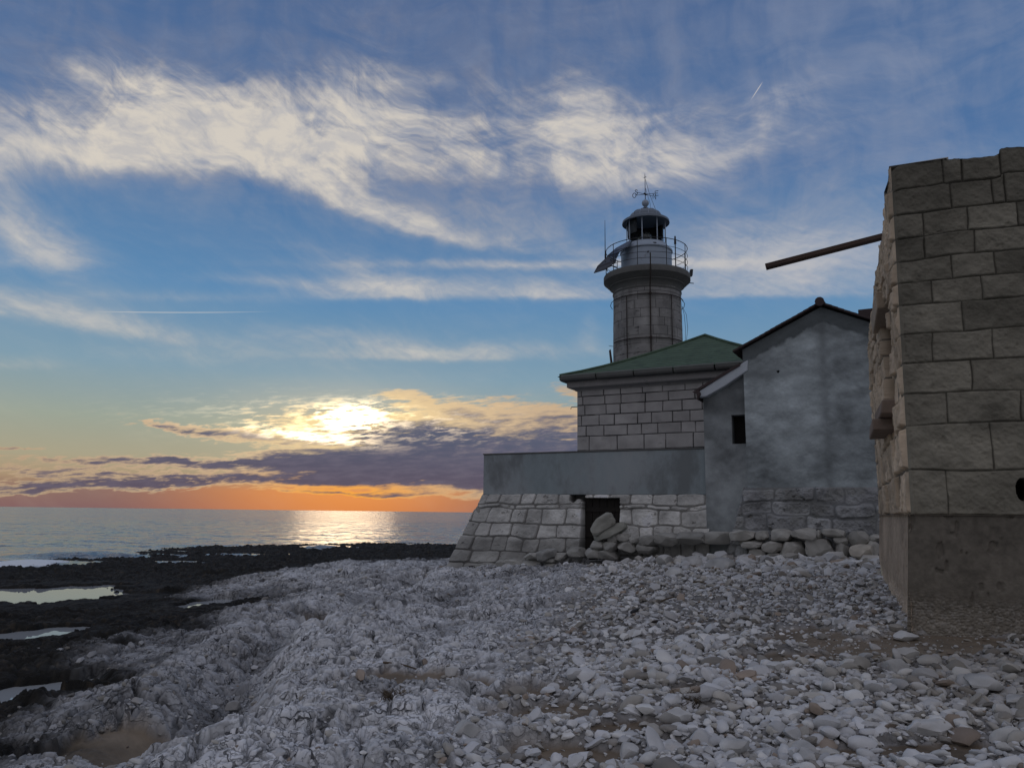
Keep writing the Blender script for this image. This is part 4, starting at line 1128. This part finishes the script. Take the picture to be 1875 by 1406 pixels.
# dark curtain ring below the roof, lens and its pedestal
m = MB()
n = 20; V = []; F = []
for k in range(n + 1):
    a = math.radians(15) + math.radians(215) * k / n
    for z in (13.35, 13.98): V.append((TC[0] + .76 * math.cos(a), TC[1] + .76 * math.sin(a), z))
for k in range(n): F.append((2 * k, 2 * k + 2, 2 * k + 3, 2 * k + 1))
m.add(V, F)
V = []; F = []
for k in range(7):
    a = math.radians(20) + math.radians(50) * k / 6
    for z in (12.9, 13.98): V.append((TC[0] + .75 * math.cos(a), TC[1] + .75 * math.sin(a), z))
for k in range(6): F.append((2 * k, 2 * k + 2, 2 * k + 3, 2 * k + 1))
m.add(V, F); o = m.build('sun_curtain', M['darkmetal'], lh); sm_ = o.modifiers.new('thick', 'SOLIDIFY'); sm_.thickness = .01
m = MB(); m.lathe(TC + np.array([-.05, 0, 0]), [(.12, 12.9), (.12, 13.05), (.2, 13.06), (.26, 13.14), (.29, 13.24), (.29, 13.36), (.24, 13.46), (.12, 13.52), (0, 13.53)], 24)
m.build('beacon_lens', M['lens'], lh, auto=True)
m = MB(); prof = [(.80, 13.96), (.99, 13.94), (1.0, 13.90), (.985, 14.0), (.90, 14.05), (.70, 14.10)]
for k in range(9):
    t = k / 8 * math.pi / 2; prof.append((.68 * math.cos(t) ** .8 if k < 8 else .10, 14.12 + .40 * math.sin(t)))
prof += [(.10, 14.58), (.14, 14.60), (.08, 14.66), (.06, 14.70)]
m.lathe(TC, prof, 48); dome = m.build('dome_roof', M['dome'], lh, auto=True)
m = MB()
for k in range(12):
    a = 2 * math.pi * k / 12
    m.tube([(TC[0] + (.69 * math.cos(t) ** .8) * math.cos(a), TC[1] + (.69 * math.cos(t) ** .8) * math.sin(a), 14.125 + .41 * math.sin(t)) for t in np.linspace(0, 1.35, 7)], .012, 5)
m.build('dome_rib', M['lantern'], dome)
m = MB(); m.lathe(TC, [(.05, 14.69)] + [(.155 * math.cos(t), 14.84 + .155 * math.sin(t)) for t in np.linspace(-1.25, 1.25, 12)] + [(.03, 15.0), (0, 15.01)], 24); m.build('ball_finial', M['lantern'], dome, auto=True)
# weather vane with its four letters
vm = MB(); vm.tube([TC + np.array([0, 0, 14.98]), TC + np.array([0, 0, 16.05])], [.018, .012], 6)
vm.tube([TC + np.array([0, 0, 16.0]), TC + np.array([0, 0, 16.22])], [.02, .002], 6)
vm.tube([TC + np.array([-.06, 0, 15.98]), TC + np.array([.06, 0, 16.04])], .01, 5)
vm.tube([TC + np.array([-.05, -.06, 15.25]), TC + np.array([.05, .06, 15.25])], .04, 8)
vane = vm.build('weather_vane', M['darkmetal'], lh, auto=True)
LET = {'N': [[(0, 0), (0, 1), (.7, 0), (.7, 1)]], 'E': [[(.65, 0), (0, 0), (0, 1), (.65, 1)], [(0, .5), (.55, .5)]],
       'O': [[(.35 + .35 * math.cos(t), .5 + .5 * math.sin(t)) for t in np.linspace(0, 2 * math.pi, 15)]],
       'S': [[(.62, .85), (.4, 1), (.12, .92), (.02, .72), (.2, .54), (.5, .44), (.66, .26), (.5, .05), (.25, 0), (.02, .16)]]}
am_ = MB()
for ch, a in (('N', 22), ('O', 158), ('S', 202), ('E', 338)):
    a = math.radians(a + 6); d = np.array([math.cos(a), math.sin(a), 0]); c = TC + np.array([0, 0, 15.24])
    am_.tube([c, c + d * .42], .011, 5)
am_.build('direction_arm', M['darkmetal'], vane)
for ch, a in (('N', 22), ('O', 158), ('S', 202), ('E', 338)):
    a = math.radians(a + 6); d = np.array([math.cos(a), math.sin(a), 0]); c = TC + np.array([0, 0, 15.24])
    lm = MB(); h = .21; base_ = c + d * .42 - np.array([0, 0, h / 2])
    ax = d if ch in 'NE' else -d
    for st in LET[ch]:
        o0 = base_ if ch in 'NE' else base_ + d * .12
        lm.tube([o0 + ax * p[0] * h + np.array([0, 0, p[1] * h]) for p in st], .014, 5)
    lm.build('direction_letter', M['darkmetal'], vane)
m = MB(); m.tube([TC + np.array([.02, -.02, 15.9]), TC + np.array([.14, -.1, 15.3]), TC + np.array([.28, -.25, 14.75]), TC + np.array([.38, -.3, 14.42])], .008, 4)
m.tube([TC + np.array([.02, 0, 15.5]), TC + np.array([.2, -.02, 14.8]), TC + np.array([.19, -.1, 14.55])], .007, 4); m.build('lightning_wire', M['darkmetal'], lh)
# gallery railing
RR = 1.70
def ringpts(r, z, a0=0, a1=360, n=49): return [(TC[0] + r * math.cos(math.radians(a)), TC[1] + r * math.sin(math.radians(a)), z) for a in np.linspace(a0, a1, n)]
rail = MB()
for z, rr_ in ((12.70, .016), (12.37, .010), (12.10, .010), (11.85, .010)): rail.tube(ringpts(RR, z), rr_, 6)
ro = rail.build('gallery_railing', M['darkmetal'], lh, auto=True)
for k in range(9):
    a = math.radians(40 * k + 8); x, y = TC[0] + RR * math.cos(a), TC[1] + RR * math.sin(a)
    MB().tube([(x, y, 11.53), (x, y, 12.72)], .016, 6).build('railing_post', M['darkmetal'], ro)
a = math.radians(-57); x, y = TC[0] + RR * math.cos(a), TC[1] + RR * math.sin(a)
MB().tube([(x, y, 11.5), (x, y, 12.5), (x, y, 12.52), (x, y, 12.85)], [.022, .022, .05, .03], 6).build('railing_post', M['rust'], ro)
a = math.radians(184); x, y = TC[0] + 1.76 * math.cos(a), TC[1] + 1.76 * math.sin(a)
MB().tube([(x, y, 12.35), (x, y, 12.9), (x, y, 14.0)], [.024, .018, .008], 6).build('whip_antenna', M['darkmetal'], lh)
MB().tube([(x - .0, y, 11.9), (x, y, 12.5)], .03, 6).build('antenna_mount', M['darkmetal'], lh)
m = MB(); c = TC + np.array([1.80, -.25, 11.62]); m.hexa([c + np.array(q) for q in ((-.05, -.1, -.08), (.06, -.1, -.08), (.06, .1, -.08), (-.05, .1, -.08), (-.02, -.1, .20), (.09, -.1, .20), (.09, .1, .20), (-.02, .1, .20))])
m.build('floodlight', M['darkmetal'], lh, bevel=.01); m = MB()
m.tube([TC + np.array([1.72, -.25, 11.25]), TC + np.array([1.92, -.25, 11.23])], .02, 5); m.build('wall_peg', M['darkmetal'], lh)
# solar panels hung outside the railing at the left
def pan(pts, ys):
    A = [at_y(px, py, y) for (px, py), y in zip(pts, ys)]
    n = np.cross(A[1] - A[0], A[-1] - A[0]); n /= np.linalg.norm(n); n = n * (.03 if n[1] > 0 else -.03)
    m = MB().prism([p for p in A], [p + n for p in A]); return m.build('solar_panel', M['panel'], lh)
pan([(1087, 500), (1094, 487), (1113, 469), (1128, 474), (1127, 480), (1107, 494)], [31.2, 31.2, 31.2, 30.7, 30.7, 30.9])
pan([(1112, 468), (1128, 454), (1152, 441), (1158, 441), (1150, 452), (1134, 461), (1128, 473)], [31.2, 31.1, 30.9, 30.7, 30.5, 30.5, 30.6])
m = MB()
for (p0, p1) in (((1098, 497), (1120, 487)), ((1118, 486), (1130, 490)), ((1112, 497), (1108, 478))):
    m.tube([at_y(*p0, 31.1), at_y(*p1, 31.1)], .02, 5)
m.build('panel_bracket', M['darkmetal'], lh)
# iron hoops and lightning straps round the shaft
hp = MB(); hp.tube([p for p in ringpts(1.47, 10.43, -165, -15, 30)], .022, 5); hp.build('iron_hoop', M['rust'], lh); hp = MB(); hp.tube([p for p in ringpts(1.49, 8.62, -165, -15, 30)], .022, 5)
for sg in (-1, 1):
    for z in (10.43,):
        c = TC + np.array([sg * 1.42, -.38, z]); hq = MB(); hq.tube([c, c + np.array([sg * .10, .15, -.06]), c + np.array([sg * .12, .35, -.16]), c + np.array([sg * .02, .5, -.26])], .013, 5); hq.build('hoop_end', M['rust'], lh)
    c = TC + np.array([sg * 1.44, -.38, 8.62]); 0 and hp.tube([c, c + np.array([sg * .08, .2, -.02]), c + np.array([0, .5, -.04])], .012, 5) if sg > 0 else None
hp.build('iron_hoop', M['rust'], lh)
for px, t0, t1, w in ((1150.5, 10.40, 5.5, .018), (1231, 10.45, 5.5, .018), (1190.5, 12.0, 5.5, .026)):
    q = at_y(px, 570, 30.1); x = q[0]; dx = x - TC[0]
    pts = []
    for z in np.linspace(t0, t1, 22):
        R = 1.47 if z < 10.9 else 1.84; 
        if 10.7 < z < 11.2: R = 1.47 + (z - 10.7) / .5 * .37
        k_ = dx / 1.45 * R
        pts.append((TC[0] + k_, TC[1] - math.sqrt(R * R - k_ * k_), z))
    MB().tube(pts, w, 5).build('iron_strap', M['rust'], lh)
for z in (10.43, 8.62):
    q = at_y(1190.5, 570, 30.1); MB().tube([(q[0], TC[1] - 1.44, z), (q[0], TC[1] - 1.52, z)], .06, 8).build('strap_clamp', M['rust'], lh)
m = MB()
for o_ in (0, .09):
    m.tube([TC + np.array([1.42, -.2, 10.25]), TC + np.array([1.50 + o_, -.2, 9.9]), TC + np.array([1.54 + o_, -.2, 9.3]), TC + np.array([1.52 + o_ * .5, -.2, 8.8]), TC + np.array([1.46, -.2, 8.3])], .008, 4)
m.build('loose_cable', M['darkmetal'], lh)
q = at_y(1122, 655, 31.6); m = MB(); m.hexa([q + np.array(v) for v in ((-.04, 0, -.45), (.03, 0, -.45), (.03, .3, -.45), (-.04, .3, -.45), (-.12, 0, .35), (-.08, 0, .35), (-.08, .3, .35), (-.12, .3, .35))])
m.tube([q + np.array([-.16, 0, .5]), q + np.array([.05, 0, .48])], .01, 4)
m.build('side_sign', M['tile'], lh)

# ------------------------------------------------------------------ rubble along the foot of the walls
GR = 'squared rubble stones along the foot of the lighthouse buildings'
def wall_stone(px0, py0, px1, py1, c, seed, tone=(.33, .32, .295), label=None, group=GR, tilt=0, thick=None):
    s0, z1 = fac(px0, py0, c); s1, z0 = fac(px1, py1, c)
    if s1 < s0: s0, s1 = s1, s0
    w = (s1 - s0) / 2 * 1.10; h = (z1 - z0) / 2 * 1.10; th = thick or max(.16, min(.3, w))
    r = np.random.RandomState(seed)
    V, F = ICO[3]; V = V.copy()
    p = 8.0; nn = (np.abs(V) ** p).sum(1) ** (1 / p); V = V / nn[:, None]
    for k in range(18):
        n = r.normal(size=3); n /= np.linalg.norm(n); hh = r.uniform(.78, 1.2)
        d_ = V @ n; V = V - np.clip(d_ - hh, 0, None)[:, None] * n[None]
    V = V * (1 + .07 * fbm(V[:, 0] * 1.9 + seed, V[:, 1] * 1.6 + V[:, 2] * 1.9, seed, 4))[:, None]
    if tilt:
        c_, s_ = math.cos(tilt), math.sin(tilt)
        loc = np.stack([V[:, 0] * w, V[:, 1] * th, V[:, 2] * h], 1)
        loc = np.stack([loc[:, 0] * c_ - loc[:, 2] * s_, loc[:, 1], loc[:, 0] * s_ + loc[:, 2] * c_], 1)
    else: loc = np.stack([V[:, 0] * w, V[:, 1] * th, V[:, 2] * h], 1)
    cen = PW((s0 + s1) / 2, c + th * .5, (z0 + z1) / 2)
    W = cen[None] + DV[None] * loc[:, :1] + NV[None] * loc[:, 1:2]; W[:, 2] = cen[2] + loc[:, 2]
    t = fbm(V[:, 0] * 2 + seed, V[:, 1] * 2 + V[:, 2] * 2, seed + 5, 5, .6)
    cc = np.array(tone)[None] * r.uniform(.82, 1.2) * (1 + 1.0 * t[:, None])
    base = cen.copy(); base[2] = W[:, 2].min()
    o = np_mesh('rubble_stone', W, F, M['stone'], smooth=True, col=np.clip(cc, .02, .8), loc=base); o.data.set_sharp_from_angle(angle=math.radians(20))
    props(o, label or 'squared grey rubble stone laid along the foot of the lighthouse buildings', 'stone', None if label else group)
    return o
cw = 18.05
sd_ = 500
R_ = [  # px0, py0, px1, py1 : the loose foundation wall
    (1335, 969, 1380, 990), (1384, 972, 1408, 990), (1412, 969, 1450, 992), (1450, 967, 1494, 990), (1495, 970, 1504, 985), (1505, 968, 1545, 985), (1527, 984, 1552, 997), (1552, 973, 1592, 1000), (1590, 978, 1612, 992),
    (1352, 988, 1394, 1004), (1396, 990, 1432, 1012), (1428, 992, 1474, 1022), (1476, 987, 1528, 1026), (1530, 994, 1555, 1026), (1580, 988, 1614, 1020), (1372, 1004, 1404, 1024), (1404, 1010, 1430, 1022)]
for i, (a, b, c, d) in enumerate(R_): wall_stone(a, b, c, d, cw, sd_ + i)
R2 = [(1113, 977, 1130, 993), (1130, 977, 1152, 992), (1152, 982, 1168, 995), (1080, 990, 1103, 1006), (1103, 992, 1128, 1010), (1128, 992, 1164, 1012), (1168, 980, 1200, 1000), (1200, 976, 1240, 1000), (1240, 974, 1290, 998), (1290, 972, 1336, 996),
      (1036, 1002, 1068, 1022), (1068, 1003, 1098, 1022), (1098, 1008, 1128, 1026), (1162, 996, 1200, 1014), (906, 1026, 926, 1046), (926, 1024, 956, 1040), (956, 1026, 990, 1046), (916, 1040, 946, 1050), (990, 1018, 1016, 1030), (1016, 1012, 1036, 1026), (960, 1012, 985, 1026), (990, 1030, 1030, 1044), (870, 1030, 900, 1046)]
for i, (a, b, c, d) in enumerate(R2): wall_stone(a, b, c, d, 18.25 if a < 1110 else 18.3, sd_ + 60 + i, tone=(.30, .295, .275))
wall_stone(1085, 962, 1142, 985, 18.2, 601, tone=(.27, .27, .24), label='pale slab leaning on its lower corner, second stone up in front of the dark doorway', tilt=.25, thick=.2)
wall_stone(1080, 945, 1124, 972, 18.15, 602, tone=(.27, .265, .235), label='grey stone slab tipped on end against the dark doorway, topmost stone there', tilt=.55, thick=.16)
wall_stone(984, 1006, 1012, 1028, 18.1, 603, tone=(.33, .33, .32), label='pointed light stone against the battered terrace base left of the doorway', tilt=.3)
o = wall_stone(856, 1036, 878, 1053, 18.2, 604, tone=(.045, .04, .038), label='small black cube-shaped block at the left foot of the terrace base', thick=.16)
wall_stone(1556, 996, 1596, 1024, 17.75, 605, tone=(.46, .42, .36), label='rounded white boulder with a rusty stain at the foot of the wall beside the ruin', thick=.28)
wall_stone(904, 1040, 934, 1066, 17.5, 606, tone=(.48, .47, .46), label='pale upright pointed boulder in the pebbles in front of the terrace base', tilt=.9)

# ------------------------------------------------------------------ pebbles and broken stones on the beach
def scatter():
    r = np.random.RandomState(11)
    hi = [rock(2, 700 + k, 9, .05, .80) for k in range(10)]; hi += [rock(2, 730 + k, 13, .06, .66) for k in range(10)]
    lo = [rock(1, 760 + k, 7, .06, .78) for k in range(16)]
    # candidates over the beach, more than needed; kept by density
    def cand(n, y0, y1, spread=.86):
        y = np.sqrt(r.uniform(y0 * y0, y1 * y1, n)); x = (r.uniform(-1, 1, n)) * y * spread; return x, y
    X = []; Y = []; SZ = []
    for (n, y0, y1) in ((52000, 2.8, 9.0), (105000, 9.0, 24.0)):
        x, y = cand(n, y0, y1); X.append(x); Y.append(y)
    X = np.concatenate(X); Y = np.concatenate(Y)
    z, zb, alg, peb, sm, crack = terrain(X, Y)
    lw = r.uniform(0, 1, len(X))
    dens = (.10 + .90 * peb) * (1 - .80 * sm) * (1 - alg * .97)
    cov = fbm(X * 1.1, Y * 1.1, 401, 4); dens = dens * np.clip(1.0 + cov * 1.8 * (Y < 9), .25, 1)
    # keep clear of the buildings
    a = (np.stack([X, Y], 1) - RC[:2]) @ E1[:2]; b = (np.stack([X, Y], 1) - RC[:2]) @ E2[:2]
    inr = (a > -.06) & (b > -.02)
    s = np.stack([X, Y], 1) @ DV[:2]; c = np.stack([X, Y], 1) @ NV[:2]
    inh = (c > 18.35) & (s > -12.2)
    keep = (lw < dens) & ~inr & ~inh & (zb > -.5)
    X, Y, z, peb, sm, zb, alg = (q[keep] for q in (X, Y, z, peb, sm, zb, alg)); n = len(X)
    size = np.exp(r.normal(math.log(.031), .50, n)); size = np.clip(size, .012, .125)
    size = size * .92 * (1 + .30 * sstep(Y, 5, 3.5) + .15 * sstep(Y, 12, 20)) * (1 - .25 * (1 - peb))
    foot = sstep(zb, .5, .75) * (Y > 14); size = size * (1 + 1.3 * foot)
    size = size * (1 - .45 * sm)
    size = size * (1 - .12 * sstep(np.hypot(X - 3.6, Y - 11), 2.6, 1.0))
    near = Y < 8.5
    rounded = (X > .5) & (Y < 8) & (r.uniform(0, 1, n) < .45)
    kind = np.where(near, np.where(rounded, r.randint(0, 10, n), 10 + r.randint(0, 10, n)), 100 + r.randint(0, 16, n))
    SCL = size[:, None] * np.stack([r.uniform(.9, 1.55, n), r.uniform(.65, 1.1, n), r.uniform(.32, .75, n)], 1)
    ta, tb, yw = r.normal(0, .32, n), r.normal(0, .32, n), r.uniform(0, 6.283, n)
    ca, sa, cb, sb, cy, sy = np.cos(ta), np.sin(ta), np.cos(tb), np.sin(tb), np.cos(yw), np.sin(yw)
    Z0 = np.zeros(n); O1 = np.ones(n)
    mk = lambda *q: np.stack(q, 1).reshape(n, 3, 3)
    R3 = mk(cy, -sy, Z0, sy, cy, Z0, Z0, Z0, O1) @ mk(O1, Z0, Z0, Z0, ca, -sa, Z0, sa, ca) @ mk(cb, Z0, sb, Z0, O1, Z0, -sb, Z0, cb)
    lift = SCL[:, 2] * r.uniform(.10, .85, n) * np.where(peb > .5, 1, .45)
    pos = np.stack([X, Y, z + lift], 1)
    q = r.uniform(0, 1, n)[:, None]
    c = np.where(q < .55, np.array([[.54, .54, .545]]), np.where(q < .72, np.array([[.63, .625, .61]]), np.where(q < .87, np.array([[.42, .40, .365]]), np.where(q < .96, np.array([[.28, .26, .235]]), np.array([[.29, .235, .19]])))))
    dirt = sstep(np.hypot(X - 4.8, Y - 7.2), 2.4, .6)[:, None]
    c = c * (1 - .36 * dirt) * np.hstack([np.ones((n, 1)), 1 - .04 * dirt, 1 - .10 * dirt])
    c = c * r.uniform(.72, 1.12, n)[:, None] * (1 - .40 * sstep(zb, -.12, -.42))[:, None]
    Vs = []; Fs = []; Cs = []; off = 0
    for k in np.unique(kind):
        m = np.where(kind == k)[0]; V0 = lo[k - 100] if k >= 100 else hi[k]; F0 = ICO[1][1] if k >= 100 else ICO[2][1]
        W = np.einsum('nij,nvj->nvi', R3[m], V0[None] * SCL[m][:, None]) + pos[m][:, None]
        nv = len(V0); Vs.append(W.reshape(-1, 3)); Fs.append((F0[None] + (off + np.arange(len(m)) * nv)[:, None, None]).reshape(-1, 3))
        tt = 1 + .16 * (hash2(np.arange(len(m) * nv), np.zeros(len(m) * nv), 3) - .5)
        Cs.append(np.repeat(c[m], nv, 0) * tt[:, None]); off += len(m) * nv
    V = np.vstack(Vs); F = np.vstack(Fs); C = np.vstack(Cs)
    o = np_mesh('beach_pebbles', V, F, M['pebble'], smooth=True, col=C)
    o.data.set_sharp_from_angle(angle=math.radians(42))
    props(o, 'whitish limestone pebbles and broken stones covering the beach', 'pebbles', kind='stuff')
    print('STONES', n, len(F))
scatter()

# bigger single boulders
BOUL = [(1300, 1015, 46, .46), (1330, 1002, 30, .44), (1215, 1040, 40, .40), (1270, 1042, 46, .44), (1255, 1010, 30, .42), (1180, 1058, 40, .40), (1120, 1055, 26, .46), (1370, 1025, 44, .36), (1420, 1030, 36, .40), (1235, 1062, 44, .44),
        (1150, 1035, 30, .38), (1320, 1048, 60, .36), (1660, 1172, 40, .44), (830, 1240, 36, .45), (72 + 1480, 1048, 26, .46), (1520, 1270, 34, .52), (1446, 1322, 36, .52), (1260 + 262, 1330, 34, .5), (1608, 1330, 44, .5), (1705, 1345, 70, .46),
        (1480, 1390, 60, .46), (1480, 1406, 50, .46), (1350, 1385, 60, .5), (1040, 1205, 34, .46), (1240, 1330, 60, .5), (1230, 1370, 50, .48), (1800, 1275, 60, .36), (1860, 1300, 46, .44), (1150, 1385, 50, .48), (850, 1380, 60, .47), (960, 1395, 50, .47), (1640, 1240, 50, .42), (430, 1275, 34, .36), (246 * 1, 1340, 26, .40), (1000, 1068, 20, .5), (1186, 1022, 26, .4)]
for i, (px, py, w, t) in enumerate(BOUL):
    p = pix_on_ground(px, py); sz = w / FOC * p[1] / 2
    gz = ground_z(p[0], p[1])
    place_rock('limestone_boulder', 'larger pale limestone boulder lying among the beach pebbles', 'boulder', (p[0], p[1], gz + sz * .30), (sz * 1.1, sz * .9, sz * .62), 900 + i, yaw=i * 1.3, tilt=.2 * math.sin(i), group='larger limestone boulders among the pebbles', tone=(t, t * .985, t * .96))

# driftwood, dry weed, litter
def stick(px0, py0, px1, py1, r, label, bend=.03, mat='drywood', name='driftwood_stick'):
    a = pix_on_ground(px0, py0); b = pix_on_ground(px1, py1)
    a = np.array([a[0], a[1], ground_z(a[0], a[1]) + .05]); b = np.array([b[0], b[1], ground_z(b[0], b[1]) + .05]); m_ = (a + b) / 2 + np.array([bend, 0, bend + .02])
    pts = [a * (1 - t) ** 2 + m_ * 2 * t * (1 - t) + b * t * t for t in np.linspace(0, 1, 9)]
    o = MB().tube(pts, [r * (1 - .5 * k / 8) for k in range(9)], 6).build(name, M[mat], loc=a, auto=True); props(o, label, 'driftwood')
stick(1156, 1128, 1178, 1118, .022, 'short black charred stick lying on the pebbles in the middle of the beach', mat='darkmetal')
stick(1210, 1112, 1250, 1100, .014, 'thin grey twig lying on the pebbles in front of the doorway')
stick(1196, 1150, 1216, 1158, .020, 'small rusty brown wood chip among the pebbles in mid beach', mat='rust')
stick(1270, 1078, 1296, 1080, .016, 'thin dark stick on the pebbles below the annex wall')
stick(700, 1245, 780, 1238, .012, 'long thin root lying across the sandy patch on the rocks')
def weed(px, py, n, h, label, seed):
    p = pix_on_ground(px, py); r = random.Random(seed); m = MB(); g = ground_z(p[0], p[1])
    for k in range(n):
        x = p[0] + r.gauss(0, .06); y = p[1] + r.gauss(0, .035); a = r.uniform(0, 6.28); L = h * r.uniform(.5, 1.1); pts = [np.array([x, y, g])]
        for j in range(4):
            a += r.uniform(-.8, .8); pts.append(pts[-1] + np.array([math.cos(a) * L * .16, math.sin(a) * L * .16, L * .22 * r.uniform(.2, 1)]))
        m.tube(pts, [.004, .0035, .003, .002, .001], 4)
        for j in (2, 3):
            q = pts[j]; b_ = r.uniform(0, 6.28); m.tube([q, q + np.array([math.cos(b_) * .05, math.sin(b_) * .05, .03])], [.002, .001], 3)
    o = m.build('dry_weed', M['drywood'], loc=(p[0], p[1], g)); props(o, label, 'dry weed')
weed(1262, 1296, 60, .16, 'brown dry weed tuft among stones right of the sandy patch', 1)
weed(1240, 1300, 30, .14, 'smaller dry weed tuft touching the left side of the brown one', 2)
weed(720, 1340, 44, .13, 'dark withered weed tuft on the pale rock near the bottom of the photo', 3)
